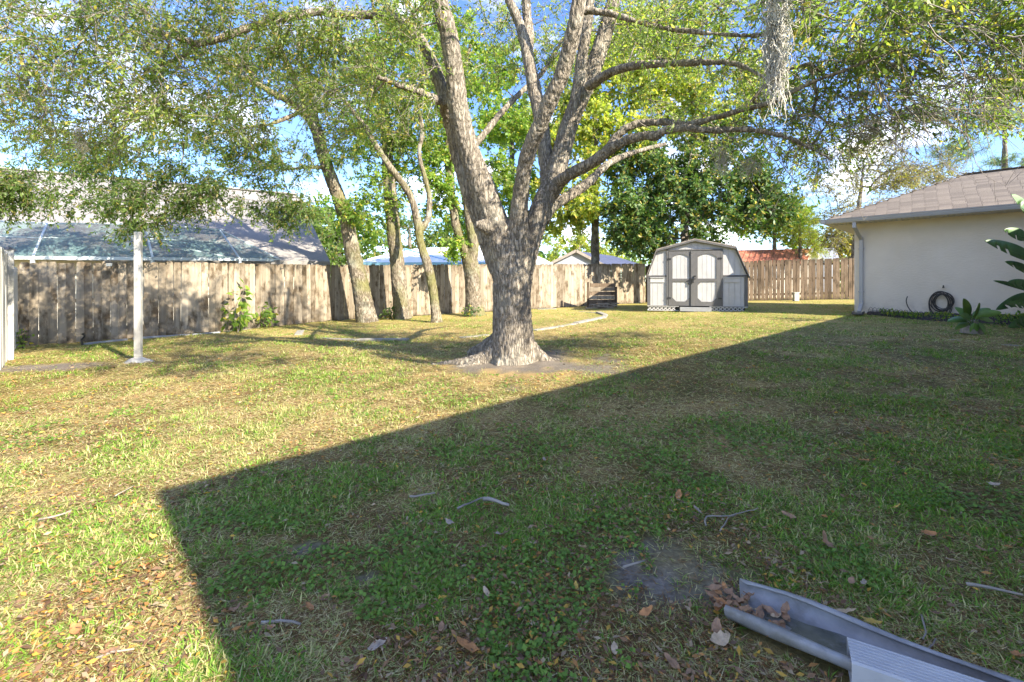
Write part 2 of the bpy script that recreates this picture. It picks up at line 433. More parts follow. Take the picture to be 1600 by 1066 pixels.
gutter(H(0, 0, EZ-.03), H(UB-.2, 0, EZ-.03), V_)
# downspout at the corner
ds = thing('downspout', H(UB+ov-.06, VE-ov-.1, 0), 'pale square downspout running down the near corner of the stucco wall', 'downspout')
c0 = H(UB+ov-.045, VE-ov-.16); g0 = gz(c0.x)
mb = MB()
mb.bar(H(UB-.03, VE-ov-.1, EZ-.02), H(UB-.03, VE-ov-.1, EZ-.2), .085, .06, U)
mb.bar(H(UB-.03, VE-ov-.1, EZ-.17), H(UB+ov-.045, VE-ov-.16, EZ-.48), .085, .06, U)
mb.bar(H(UB+ov-.045, VE-ov-.16, EZ-.45), H(UB+ov-.045, VE-ov-.16, g0+.22), .085, .065, U)
mb.bar(H(UB+ov-.04, VE-ov-.16, g0+.25), H(UB+ov-.55, VE-ov-.2, g0+.06), .085, .065)
mb.build('pipe', M['gutter'], ds, bevel=.006)
mb = MB()
for zc in (EZ-.75, g0+.6):
    mb = MB(); mb.box(H(UB+ov-.05, VE-ov-.16, zc), (.085, .115, .03), ua); mb.build('strap', M['gutter'], ds)
mb = MB(); e = H(UB+ov-.95, VE-ov-.25, 0); e.z = gz(e.x)+.05
mb.box(e, (.6, .24, .03), ua+.1); mb.box(e+Vector((0,0,.03))+V_*.11, (.6, .02, .05), ua+.1); mb.box(e+Vector((0,0,.03))-V_*.11, (.6, .02, .05), ua+.1)
tag(mb.build('splash_block', M['steel']), 'flat black splash block under the downspout outlet by the house corner', 'splash block')
# shingles: single tabs on the roof slope in view
sm = MB(); tl, te = .25, .125
sm.box((0, 0, 0), (tl-.006, te+.05, .010)); sme = sm.mesh('shingle_tab'); sme.materials.append(M['shingle'])
slope = math.atan(SL); sd = (U*cos(slope)+Vector((0,0,sin(slope)))); nrm = (-U*sin(slope)+Vector((0,0,cos(slope))))
slen = q/cos(slope); nrow = int(slen/te)
tabs = []
for r in range(nrow):
    s_ = r*te+.05; off = (r % 2)*.125+random.uniform(-.02, .02)
    vmax = VE - s_*cos(slope) - .04
    k_ = 0
    while True:
        vc = vmax-(off+(k_+.5)*tl); k_ += 1
        if vc < -.6: break
        pos = H(UB, vc, EZ+top) + sd*s_ + nrm*.008
        tabs.append((pos, vc))
tabs.sort(key=lambda t: t[0].length)
rot = Matrix((V_, sd, -nrm)).transposed().to_4x4()
rot = (rot @ Matrix.Rotation(R(-2.2), 4, 'X'))
stuff = MB(); ntab = 0
for i, (pos, vc) in enumerate(tabs):
    Mx = Matrix.Translation(pos) @ rot
    xs = pos.x/pos.y*F+800
    if xs < 1640 and ntab < 296:
        ntab += 1
        o = bpy.data.objects.new('shingle', sme); COL.objects.link(o); o.parent = house
        o.matrix_world = Mx
        o.matrix_parent_inverse = Matrix.Translation(-house.location)
        o.matrix_basis = Mx
    else:
        stuff.add([Mx @ Vector(v) for v in sm.v], sm.f)
tag(stuff.build('shingle_field', M['shingle'], house), kind='stuff')
caps = MB()
a = H(UB, VE, EZ+top+.02); b_ = H(UB+q, VE-q, qz+top+.02); n_ = 22
for i in range(n_):
    p0 = a.lerp(b_, i/n_); p1 = a.lerp(b_, (i+1.25)/n_); caps.bar(p0+Vector((0,0,.02)), p1, .17, .012)
a = b_; b_ = H(UB+q, -3, qz+top+.02)
for i in range(24):
    p0 = a.lerp(b_, i/24); p1 = a.lerp(b_, (i+1.2)/24); caps.bar(p0, p1+Vector((0,0,.012)), .2, .014)
tag(caps.build('ridge_cap', M['shingle'], house), kind='stuff')

# ------------------------------------------------------------------ fences
def board_meshes(w, h, dog=.035, th=.018, n=6):
    out = []
    for i in range(n):
        hh = h+random.uniform(-.012, .012); ww = w*random.uniform(.985, 1.04)/2
        lo, hi = random.uniform(-.004, .004), random.uniform(-.004, .004)
        poly = [(-ww+lo, 0, 0), (ww+lo, 0, 0), (ww+hi, 0, hh-dog), (ww-dog*.7+hi, 0, hh-random.uniform(0, .004)), (-ww+dog*.7+hi, 0, hh-random.uniform(0, .01)), (-ww+hi, 0, hh-dog)]
        mb = MB(); mb.prism([Vector(p) for p in poly], (0, -th/2, 0), (0, th/2, 0)); out.append(mb.mesh('board'))
    return out
def fence(name, pts, h, w, mat, label, cat='fence', facing=-1, gap=.001, messy=1.0, railmat=None, postw=.09, zoff=.02):
    p0 = Vector((pts[0][0], pts[0][1], gz(pts[0][0]))); root = thing(name, p0, label, cat)
    ms = board_meshes(w, h)
    for m in ms: m.materials.append(mat)
    railmat = railmat or mat
    for (a, b) in zip(pts[:-1], pts[1:]):
        a = Vector((*a, 0)); b = Vector((*b, 0)); d = b-a; L = d.length; d.normalize(); nn = Vector((d.y, -d.x, 0))*facing
        ang = math.atan2(d.y, d.x); n = max(1, int(L/(w+gap)))
        for i in range(n):
            c = a + d*((i+.5)*L/n); z = gz(c.x)+zoff+random.uniform(-.014, .014)*messy
            o = bpy.data.objects.new('board', random.choice(ms)); COL.objects.link(o); o.parent = root
            c = c - root.location; c.z = z - root.location.z
            o.location = c + nn*(random.uniform(-.002, .002)+.007*(i % 2))
            o.rotation_euler = (R(random.uniform(-.5, .5))*messy, R(random.uniform(-.45, .45))*messy, ang+R(random.uniform(-1.5, 1.5))*messy)
        for zr in (.28, .95, h-.22):
            mb = MB(); k1 = a + nn*-.035; k2 = b + nn*-.035
            k1.z = gz(k1.x)+zr; k2.z = gz(k2.x)+zr
            mb.bar(k1, k2, .038, .085); mb.build('rail', railmat, root)
        np_ = max(2, int(round(L/2.4))+1)
        for i in range(np_):
            c = a+d*(L*i/(np_-1)) - nn*.1; mb = MB(); mb.box((c.x, c.y, gz(c.x)+h/2-.05), (postw, postw, h-.02), ang); mb.build('post', railmat, root)
    return root
F1 = [(-10.55, 9.75), (-8.9, 10.75), (-7.55, 12.1), (-5.75, 15.05)]
f1 = fence('wooden_fence', F1, 1.80, .142, M['board'], 'weathered grey picket fence of the left side, sagging boards below the screened pool cage', facing=1, messy=1.2)
f2 = fence('wooden_fence', [(-5.68, 15.0), (6.2, 21.2)], 1.81, .142, M['board'], 'long pale grey picket fence running behind the five trunks to the shed', facing=1)
f3 = fence('wooden_fence', [(6.3, 21.25), (14.7, 19.65), (21, 18.5)], 1.78, .138, M['board2'], 'brown picket fence with open gaps between the shed and the stucco house', facing=1, gap=.018, messy=1.3)
wf = fence('white_fence', [(-4.9, 4.1), (-8.55, 7.7)], 1.80, .15, M['whitewood'], 'white painted board fence at the left edge, meeting the wooden fence', facing=1, messy=.8)
wf2 = board_meshes(.15, 1.66)
for m in wf2: m.materials.append(M['whitewood'])
a = Vector((-8.62, 7.77, 0)); b = Vector((-10.75, 9.9, 0)); n = 14; ang = math.atan2((b-a).y, (b-a).x)
for i in range(n):
    c = a.lerp(b, (i+.5)/n); o = bpy.data.objects.new('board', random.choice(wf2)); COL.objects.link(o); o.parent = wf
    o.location = Vector((c.x, c.y, gz(c.x)+.02))-wf.location; o.rotation_euler = (0, R(random.uniform(-.4, .4)), ang)
mb = MB(); c = a; mb.box((c.x+.04, c.y-.01, gz(c.x)+.93), (.12, .12, 1.9), ang); mb.build('post', M['whitewood'], wf)
mb = MB(); mb.add([(c.x+.04+dx*.075, c.y-.01+dy*.075, gz(c.x)+1.88) for dx, dy in ((-1,-1),(1,-1),(1,1),(-1,1))]+[(c.x+.04, c.y-.01, gz(c.x)+1.95)], [(0,3,2,1),(0,1,4),(1,2,4),(2,3,4),(3,0,4)])
mb.build('post_cap', M['trim'], wf)
# small solar lamp on the left fence
lp = G(172, 529); lamp = thing('fence_lamp', P(173, 412, 10.25), 'small black solar lamp fixed near the top of the left fence', 'lamp')
p = P(173, 412, 10.27)
mb = MB(); mb.box(p+Vector((0,-.05,.03)), (.13, .1, .025), .6); mb.build('cap', M['steel'], lamp)
mb = MB(); mb.box(p+Vector((0,-.04,-.025)), (.1, .07, .07), .6); mb.build('lens', M['cream'], lamp)

# ------------------------------------------------------------------ pole with concrete foot
b0 = G(216, 566); pole = thing('post_pole', b0, 'bare white painted timber pole standing alone in the left lawn on a concrete foot', 'pole')
mb = MB(); mb.box(b0+Vector((0,0,1.03)), (.088, .088, 2.06), .35); mb.build('pole', M['whitewood'], pole, bevel=.004)
mb = MB()
for i, (r, z) in enumerate([(.22, -.02), (.19, .02), (.13, .05), (.08, .07), (.05, .08)]):
    for k in range(14):
        a = 2*pi*k/14; rr = r*(1+.1*sin(3*a+i)); mb.v.append((b0.x+cos(a)*rr, b0.y+sin(a)*rr*.8, b0.z+z))
for i in range(4):
    for k in range(14): mb.f.append((i*14+k, i*14+(k+1) % 14, (i+1)*14+(k+1) % 14, (i+1)*14+k))
mb.f.append(tuple(56+k for k in range(14)))
mb.build('concrete_foot', M['lattice'], pole, smooth=True)

# ------------------------------------------------------------------ shed
SD = 14.9; sx = lambda px: (px-800)/F*SD
def sz(py): return CH+(HY-py)/F*SD
gs = .02
shed = thing('garden_shed', ((sx(1087)), SD, gz(6)), 'white and grey gambrel-roof garden shed with double doors and lattice skirt', 'shed')
xl, xr = sx(1011), sx(1164); y0 = SD; y1 = SD+2.5
zb, ze = sz(478), sz(432)
prof = [(xl, zb), (xr, zb), (xr, ze), (sx(1146), sz(389)), (sx(1085), sz(376.5)), (sx(1026), sz(391)), (xl, ze)]
mb = MB(); mb.prism([Vector((x, 0, z)) for x, z in prof], (0, y1, 0), (0, y0+.02, 0)); mb.build('body', M['siding'], shed)
# vertical siding planks on the front
def planks(x0, x1, zf, zt, n, y=y0):
    for i in range(n):
        a = x0+(x1-x0)*i/n; b = x0+(x1-x0)*(i+1)/n
        mb = MB(); mb.prism([Vector((a+.004, 0, zf(a))), Vector((b-.004, 0, zf(b))), Vector((b-.004, 0, zt(b))), Vector((a+.004, 0, zt(a)))], (0, y+.018, 0), (0, y, 0))
        mb.build('siding_plank', M['siding'], shed)
def rooft(x):
    ps = [(xl, ze), (sx(1026), sz(391)), (sx(1085), sz(376.5)), (sx(1146), sz(389)), (xr, ze)]
    for (a, za), (b, zb_) in zip(ps[:-1], ps[1:]):
        if a <= x <= b: return za+(zb_-za)*(x-a)/(b-a)
    return ze
planks(xl+.02, sx(1042), lambda x: zb, lambda x: ze-.02, 4); planks(sx(1128), xr-.02, lambda x: zb, lambda x: ze-.02, 4)
planks(xl+.02, sx(1042), lambda x: ze+.04, lambda x: rooft(x)-.04, 4); planks(sx(1128), xr-.02, lambda x: ze+.04, lambda x: rooft(x)-.04, 4)
planks(sx(1042), sx(1128), lambda x: sz(389.5), lambda x: rooft(x)-.04, 9)
# roof skins with overhang
ps = [(xl-.05, ze-.05), (sx(1025.5), sz(390)), (sx(1085), sz(374.8)), (sx(1146.5), sz(388)), (xr+.05, ze-.05)]
for (a, za), (b, zb_) in zip(ps[:-1], ps[1:]):
    mb = MB(); mb.prism([Vector((a, 0, za)), Vector((b, 0, zb_)), Vector((b, 0, zb_+.035)), Vector((a, 0, za+.035))], (0, y1+.1, 0), (0, y0-.13, 0)); mb.build('roof', M['brownshade'], shed)
# fascia edges
for (a, za), (b, zb_) in zip(ps[:-1], ps[1:]):
    mb = MB(); mb.prism([Vector((a, 0, za-.05)), Vector((b, 0, zb_-.05)), Vector((b, 0, zb_-.002)), Vector((a, 0, za-.002))], (0, y0-.10, 0), (0, y0-.125, 0)); mb.build('fascia', M['trim'], shed)
def tbox(x0, x1, z0, z1, name='trim', mat='trim', y=y0-.012, th=.024, par=shed):
    mb = MB(); mb.box(((x0+x1)/2, y, (z0+z1)/2), (x1-x0, th, z1-z0)); return mb.build(name, M[mat], par, bevel=.003)
tbox(xl-.01, xl+.10, zb, ze-.03, 'corner_trim'); tbox(xr-.10, xr+.01, zb, ze-.03, 'corner_trim')
tbox(xl-.05, sx(1042)-.002, ze-.012, ze+.035); tbox(sx(1128)+.002, xr+.05, ze-.012, ze+.035)
tbox(sx(1015.5), sx(1038), ze-.20, ze-.03, 'window_box_trim', 'siding'); tbox(sx(1130), sx(1153), ze-.20, ze-.03, 'window_box_trim', 'siding')
tbox(sx(1015.5), sx(1038), ze-.055, ze-.03, 'trim', 'siding', y0-.034); tbox(sx(1130), sx(1153), ze-.055, ze-.03, 'trim', 'siding', y0-.034)
zt, zd = sz(390), sz(478.5)
tbox(sx(1041.5), sx(1044.5), zd, zt, 'door_frame', y=y0-.02, th=.05); tbox(sx(1124.5), sx(1127.5), zd, zt, 'door_frame', y=y0-.02, th=.05)
tbox(sx(1044.6), sx(1124.4), sz(391.5), zt, 'door_frame', y=y0-.02, th=.05)
def door(x0, x1, hinge):
    zz0, zz1 = zd+.01, sz(392.5)
    d = tbox(x0, x1, zz0, zz1, 'door', 'siding', y0-.015, .03)
    yy = y0-.042; fw = .13
    def part(mbx, name='door_trim', mat='trim'):
        o = mbx.build(name, M[mat]); o.parent = d; o.matrix_parent_inverse = d.matrix_world.inverted(); return o
    for (a, b) in ((x0, x0+fw), (x1-fw, x1)):
        m_ = MB(); m_.box(((a+b)/2, yy, (zz0+zz1)/2), (b-a, .024, zz1-zz0)); part(m_)
    zm = zz0+(zz1-zz0)*.47
    m_ = MB(); m_.box(((x0+x1)/2, yy, zm), (x1-x0-2*fw-.002, .024, .10)); part(m_)
    m_ = MB(); m_.box(((x0+x1)/2, yy, zz0+.07), (x1-x0-2*fw-.002, .024, .14)); part(m_)
    # arched head
    m_ = MB(); xa, xb = x0+fw+.001, x1-fw-.001; pts = [Vector((xa, 0, zz1)), Vector((xa, 0, zz1-.20))]
    for i in range(1, 8):
        t = i/8; pts.append(Vector((xa+(xb-xa)*t, 0, zz1-.20+.11*sin(pi*t))))
    pts += [Vector((xb, 0, zz1-.20)), Vector((xb, 0, zz1))]
    m_.prism(pts, (0, yy+.012, 0), (0, yy-.012, 0)); part(m_)
    # clipped corner blocks
    for (xx, s1) in ((xa, 1), (xb, -1)):
        for (zc, s2) in ((zz0+.141, 1), (zm-.051, -1)):
            if s2 == -1 and s1 == (1 if hinge < 0 else -1): continue
            m_ = MB(); m_.prism([Vector((xx, 0, zc)), Vector((xx+s1*.12, 0, zc)), Vector((xx, 0, zc+s2*.12))], (0, yy+.012, 0), (0, yy-.012, 0)); part(m_)
    # grooves
    for i in range(1, 4):
        gxp = x0+fw+(x1-x0-2*fw)*i/4; m_ = MB(); m_.box((gxp, y0-.031, (zz0+zz1)/2), (.008, .004, zz1-zz0-.3)); part(m_, 'groove', 'tin')
    for zc in (zz0+.25, zz1-.25):
        m_ = MB(); hx = x0+.02 if hinge < 0 else x1-.02; m_.box((hx, yy-.017, zc), (.12, .012, .05)); part(m_, 'hinge', 'steel')
    return d
xm = sx(1083.5)
d1 = door(sx(1044.8), xm-.004, -1); d2 = door(xm+.004, sx(1124.3), 1)
tbox(xm-.09, xm+.02, zd+.01, sz(392.5), 'astragal', y=y0-.068, th=.026)
mb = MB(); mb.box((xm-.02, y0-.10, sz(436)), (.16, .025, .035)); mb.box((xm-.02, y0-.115, sz(440)), (.045, .03, .10)); mb.box((xm+.04, y0-.10, sz(432)), (.05, .03, .05)); mb.build('latch', M['steel'], shed)
# lattice skirt and step
def lattice(x0, x1):
    z0, z1 = gz(6)+.01, zb-.01; h = z1-z0; root_y = y0-.02
    n = int((x1-x0)/.13)
    mb = MB()
    mb.box(((x0+x1)/2, root_y-.012, z0+.012), (x1-x0, .02, .024)); mb.box(((x0+x1)/2, root_y-.012, z1-.012), (x1-x0, .02, .024)); mb.build('lattice_rail', M['lattice'], shed)
    for i in range(-1, n+1):
        for s, yy in ((1, 0), (-1, .008)):
            a = x0+i*(x1-x0)/n; b = a+s*h
            if s < 0: a, b = a+h, a
            if min(a, b) < x0-.005 or max(a, b) > x1+.005: continue
            mb = MB(); mb.bar((a, root_y+yy, z0+.01), (b, root_y+yy, z1-.01), .034, .006, (0, 1, 0)); mb.build('lath', M['lattice'], shed)
lattice(xl, sx(1061)); lattice(sx(1108), xr)
mb = MB(); mb.box(((xl+xr)/2, y0+.4, gz(6)+.09), (xr-xl-.1, .5, .16)); mb.build('skid', M['steel'], shed)
mb = MB(); mb.box((sx(1086), y0-.12, gz(6)+.08), (1.0, .22, .13)); tag(mb.build('step', M['tin'], shed), 'low grey step below the doors')

shed.rotation_euler.z = -R(17.0); shed.scale = (.95, 1, 1)
# ------------------------------------------------------------------ plank bin in the fence corner
bb = P(942, 478, 18.6); bb.z = gz(bb.x)
bin_ = thing('plank_bin', bb, 'weathered horizontal plank bin against the fence left of the shed', 'bin')
yb = 18.0
for i in range(6):
    z = gz(3.5)+.08+i*.165; dpt = 0
    mb = MB(); mb.bar((FX(921+i*.6, yb), yb+.25, z), (FX(966-i*.2, yb), yb+.42, z+random.uniform(-.01, .01)), .03, .15, (0,0,1)); mb.build('plank', M['board2'] if i % 2 else M['board'], bin_)
mb = MB(); mb.box((FX(920, yb), yb+.2, gz(3.5)+.5), (.08, .08, 1.05), 0); mb.build('post', M['board2'], bin_); mb = MB(); mb.box((FX(966, yb), yb+.38, gz(3.5)+.42), (.08, .08, .85)); mb.build('post', M['board2'], bin_)
for i, (px, py, ln) in enumerate([(936, 476, 1.1), (945, 473, 1.0), (950, 470, .9)]):
    mb = MB(); c = G(px, 486-i*2); c.y = 17.4+i*.14; c.x = FX(px, c.y); c.z = gz(c.x)+.05+i*.07
    mb.box(c, (ln, .14, .05), .12*i+.1)
    tag(mb.build('loose_plank', M['board']), ['bottom loose plank lying on the grass before the plank bin', 'middle loose plank of the small pile before the plank bin', 'topmost loose plank of the small pile before the plank bin'][i], 'plank', 'planks piled by the bin')
# small white pipe box by the back fence
b1 = G(1205, 468); mb = MB(); mb.box((b1.x, 19.4, gz(b1.x)+.17), (.2, .16, .34)); mb.box((b1.x, 19.4, gz(b1.x)+.36), (.24, .2, .03))
tag(mb.build('utility_box', M['whitewood'], bevel=.01), 'small white utility box standing at the foot of the brown fence', 'utility box')

# ------------------------------------------------------------------ garden edging
def edging(pts, label, name='garden_edging', n=None, w=.16, h=.09, mat='conc', piece='edging_stone'):
    P3 = [G(*p) for p in pts]; root = thing(name, P3[0], label, 'garden edging')
    for i in range(len(P3)-1):
        a, b = P3[i], P3[i+1]; L = (b-a).length; k = max(1, int(L/.62)) if n is None else n
        for j in range(k):
            if piece == 'edging_stone' and random.random() < .3: continue
            p0 = a.lerp(b, j/k); p1 = a.lerp(b, (j+.97)/k)
            zo = random.uniform(-.03, .0); p0.z = gz(p0.x)+zo; p1.z = gz(p1.x)+zo+random.uniform(-.012, .012)
            mb = MB(); mb.bar(p0, p1, w*random.uniform(.9, 1.1), h, (0,0,1)); mb.build(piece, M[mat], root, bevel=.015)
    return root
edging([(498, 513), (470, 517), (466, 524), (500, 529), (560, 532), (640, 532), (720, 528), (765, 523)], 'curved concrete edging round the tree bed, left of the big oak')
edging([(835, 517), (870, 512), (900, 506), (925, 501), (943, 497), (946, 493), (935, 489), (905, 487)], 'curved concrete edging right of the big oak, ending by the plank bin')
edging([(132, 539), (200, 531)], 'grey timber edging along the left fence, piece left of the pole', w=.1, h=.12, n=1, mat='tin', piece='timber')
edging([(208, 530), (300, 524), (345, 520)], 'grey timber edging along the left fence, piece right of the pole', w=.1, h=.12, n=1, mat='tin', piece='timber')
edging([(352, 519), (430, 510)], 'pale concrete edging under the sapling at the left fence', w=.14, h=.1)
edging([(840, 483.5), (900, 482)], 'long pale concrete strip at the foot of the fence behind the oak', w=.25, h=.08)
mb = MB(); p = G(129, 540); mb.tube([p, p+Vector((-.02, 0, .12)), p+Vector((.03, .02, .2)), p+Vector((0, 0, .26))], [.02, .02, .018, .03], 6)
tag(mb.build('stake', M['steel']), 'short dark metal stake at the end of the left timber edging', 'stake')
edging([(1484, 531), (1600, 541)], 'pale concrete strip before the planting bed of the house', w=.16, h=.05)

# ------------------------------------------------------------------ neighbouring houses
def cz_(z): return CH+z
# left neighbour: grey shingle gable roof
nb = thing('neighbour_house', (-16, 19, 0), 'neighbour house at left with large grey shingle roof beyond the fence', 'house')
Rr = Vector((-11.3, 24.0, cz_(4.58))); rd = Vector((8.8, 5.2, 0)).normalized(); rp = Vector((rd.y, -rd.x, 0))
Rl = Rr - rd*17; Lr = 10.4; drop = Lr*.375
mb = MB(); mb.prism([Rl, Rl+rp*Lr+Vector((0,0,-drop)), Rr+rp*Lr+Vector((0,0,-drop)), Rr], (0,0,0), (0,0,-.12))
mb.prism([Rr, Rr-rp*7+Vector((0,0,-7*.375)), Rl-rp*7+Vector((0,0,-7*.375)), Rl], (0,0,0), (0,0,-.12)); mb.build('roof', M['greyroof'], nb)
mb = MB(); mb.prism([Rr-rd*.3+rp*(Lr-.5)+Vector((0,0,-drop+.02)), Rr-rd*.3+Vector((0,0,-.15)), Rr-rd*.3-rp*6.5+Vector((0,0,-6.5*.375-.15)), Rr-rd*.3-rp*6.5+Vector((0,0,-6)), Rr-rd*.3+rp*(Lr-.5)+Vector((0,0,-6))], (0,0,0), -rd*.2); mb.build('gable_wall', M['cream'], nb)
mb = MB(); mb.bar(Rl+Vector((0,0,.05)), Rr+Vector((0,0,.05)), .25, .06); mb.build('ridge_cap', M['greyroof'], nb)
mb = MB(); aa = Rl+rp*(Lr-.6); bb_ = Rr+rp*(Lr-.6); aa.z = 0; bb_.z = 0
mb.prism([aa+Vector((0,0,-.6)), bb_+Vector((0,0,-.6)), bb_+Vector((0,0,cz_(4.58)-drop)), aa+Vector((0,0,cz_(4.58)-drop))], (0,0,0), -rp*.2); mb.build('wall', M['cream'], nb)
# pool cage
cg = thing('pool_cage', (-10, 13, 0), 'white framed screened pool cage behind the left fence', 'pool cage')
def fd(px):                       # depth just behind fence line
    return 1.80*F/np.interp(px, [-200, 32, 207, 351, 436, 532], [150, 134, 122, 108, 97, 86])+1.2
base_pts = [(-160, 401.5), (51, 403), (238.5, 404.5), (375, 405.5), (440, 407)]
top_pts = [(-160, 338), (74, 349), (226, 350), (343, 359)]
B3 = [P(x, y, fd(x)) for x, y in base_pts]; T3 = [P(x, y, fd(x)+1.3) for x, y in top_pts]
def mem(a, b, w=.045, nm='frame_bar'):
    m_ = MB(); m_.bar(a, b, w, w); m_.build(nm, M['alu'], cg)
for i in range(4): mem(B3[i], B3[i+1], .08, 'gutter_beam')
for i in range(1, 4): mem(B3[i], T3[i])
for i in range(0, 3): mem(T3[i], T3[i+1], .04)
mem(T3[3], B3[4]); mem(B3[3], T3[2].lerp(B3[2], .52), .03)
for i in range(0, 3): mem(T3[i].lerp(B3[i], .45), T3[i+1].lerp(B3[i+1], .45), .025)
def pane(pts):
    m_ = MB(); m_.add(pts, [tuple(range(len(pts)))]); m_.build('screen_panel', M['screen'], cg)
for i in range(3): pane([B3[i], B3[i+1], T3[i+1], T3[i]])
pane([B3[3], B3[4], T3[3]])
back = [t+Vector((-1.2, 2.2, .25)) for t in T3]
for i in range(3): pane([T3[i], T3[i+1], back[i+1], back[i]])
for i in range(4): mem(T3[i], back[i], .04)
for i in range(5):
    f_ = B3[i].copy(); f_.z = -.5; m_ = MB(); m_.bar(f_, B3[i], .06, .06, (0,1,0)); m_.build('upright', M['alu'], cg)
# white roof house
wh = thing('neighbour_house', P(690, 410, 34)-Vector((0,0,2.5)), 'neighbour house with bright white metal roof and pale blue trim behind the trees', 'house')
def plate(pts, name, mat, par, th=-.1):
    m_ = MB(); m_.prism(pts, (0,0,0), (0,0,th)); return m_.build(name, M[mat], par)
plate([P(560, 412, 30), P(700, 412, 27), P(760, 384, 36), P(650, 388, 38)], 'roof', 'whiteroof', wh)
plate([P(545, 412, 31), P(632, 390, 38), P(720, 413, 40)], 'roof', 'whiteroof', wh)
plate([P(700, 412, 27), P(862, 411, 34), P(840, 400, 40), P(760, 384, 36)], 'roof', 'whiteroof', wh)
mb = MB(); mb.bar(P(560, 412.5, 29.9), P(700, 412.5, 26.9), .2, .2); mb.bar(P(700, 412.5, 26.9), P(862, 412.5, 33.9), .2, .2); mb.bar(P(632, 389, 37.9), P(706, 410, 27.9), .16, .12); mb.build('trim', M['bluetrim'], wh)
mb = MB(); a, b, c_ = P(568, 413, 30.3), P(700, 413, 27.4), P(856, 413, 34.2)
for p, q_ in ((a, b), (b, c_)):
    mb.prism([Vector((p.x, p.y, -.5)), Vector((q_.x, q_.y, -.5)), q_, p], (0,0,0), (0, .2, 0))
mb.build('wall', M['cream'], wh)
# blue gable house
bh = thing('neighbour_house', P(915, 410, 40)-Vector((0,0,3)), 'small blue-grey gable house with dark roof behind the fence left of the shed', 'house')
A, B, C_ = P(866, 411, 36), P(900, 394, 36), P(934, 411, 36)
mb = MB(); dz = Vector((0,0,-3.2)); mb.prism([A+dz, C_+dz, C_, B, A], (0,.2,0), (0,.4,0)); mb.build('wall', M['greywall'], bh)
off = Vector((4.5, 7, 0))
plate([A+Vector((-.4,0,-.1)), B+Vector((0,0,.1)), B+off+Vector((0,0,.1)), A+off], 'roof', 'blueroof', bh); plate([B+Vector((0,0,.1)), C_+Vector((.4,0,-.15)), C_+off+Vector((1.5,0,0)), B+off+Vector((0,0,.1))], 'roof', 'blueroof', bh)
mb = MB(); mb.bar(A+Vector((-.4,-.05,-.1)), B+Vector((0,-.05,.1)), .06, .22); mb.bar(B+Vector((0,-.05,.1)), C_+Vector((.4,-.05,-.15)), .06, .22); mb.build('fascia', M['brownshade'], bh)
# red metal shed
rs = thing('neighbour_shed', P(1215, 405, 24)-Vector((0,0,2)), 'low shed with rusty red ribbed metal roof behind the brown fence', 'shed')
a, b = P(1140, 410, 22.5), P(1260, 410, 22.5); ta, tb = P(1148, 392, 23.8), P(1268, 389.5, 23.8)
plate([a, b, tb, ta], 'roof', 'redroof', rs, -.05)
for i in range(14):
    m_ = MB(); m_.bar(a.lerp(b, i/13)+Vector((0,0,.015)), ta.lerp(tb, i/13)+Vector((0,0,.015)), .05, .03); m_.build('roof_rib', M['redroof'], rs)
mb = MB(); mb.bar(ta, tb, .1, .05); mb.build('ridge_cap', M['redroof'], rs)
e0 = P(1262, 407, 23.0); pts = []
for i in range(9):
    t = pi*i/8; pts.append(Vector((e0.x+.32-.42*cos(t), 23.1, cz_((HY-405)/F*23.1)+.36*sin(t))))
mb = MB(); mb.prism([Vector((pts[0].x, 23.1, -.3))]+pts+[Vector((pts[-1].x, 23.1, -.3))], (0,.6,0), (0,0,0)); mb.build('gable_wall', M['cream'], rs)
mb = MB(); mb.prism([Vector((a.x, a.y+.3, -.3)), Vector((b.x, b.y+.3, -.3)), b+Vector((0,.3,-.05)), a+Vector((0,.3,-.05))], (0,.15,0), (0,0,0)); mb.build('wall', M['cream'], rs)
gh = thing('neighbour_house', P(1270, 400, 34)-Vector((0,0,2)), 'far grey roofed building behind the red metal roof', 'house')
plate([P(1226, 405, 33), P(1312, 405, 33), P(1305, 387, 38), P(1236, 389, 38)], 'roof', 'tin', gh)
mb = MB(); mb.prism([Vector((FX(1228, 33.2), 33.3, -.5)), Vector((FX(1310, 33.2), 33.3, -.5)), P(1310, 405.5, 33.3), P(1228, 405.5, 33.3)], (0,.2,0), (0,0,0)); mb.build('wall', M['greywall'], gh)

# ------------------------------------------------------------------ trees
def catmull(pts, step):
    out = []
    n = len(pts)
    for i in range(n-1):
        p0 = pts[max(i-1, 0)]; p1 = pts[i]; p2 = pts[i+1]; p3 = pts[min(i+2, n-1)]
        L = np.linalg.norm(p2[:3]-p1[:3]); k = max(1, int(L/step))
        for j in range(k):
            t = j/k
            out.append(.5*((2*p1)+(-p0+p2)*t+(2*p0-5*p1+4*p2-p3)*t*t+(-p0+3*p1-3*p2+p3)*t**3))
    out.append(pts[-1]); return np.array(out)
def limb(pix, step=.12):
    """pix: (px, py, width_px, depth)"""
    a = []
    for (x, y, w_, d) in pix:
        p = P(x, y, d); a.append((p.x, p.y, p.z, w_/2/F*d))
    return catmull(np.array(a), step)

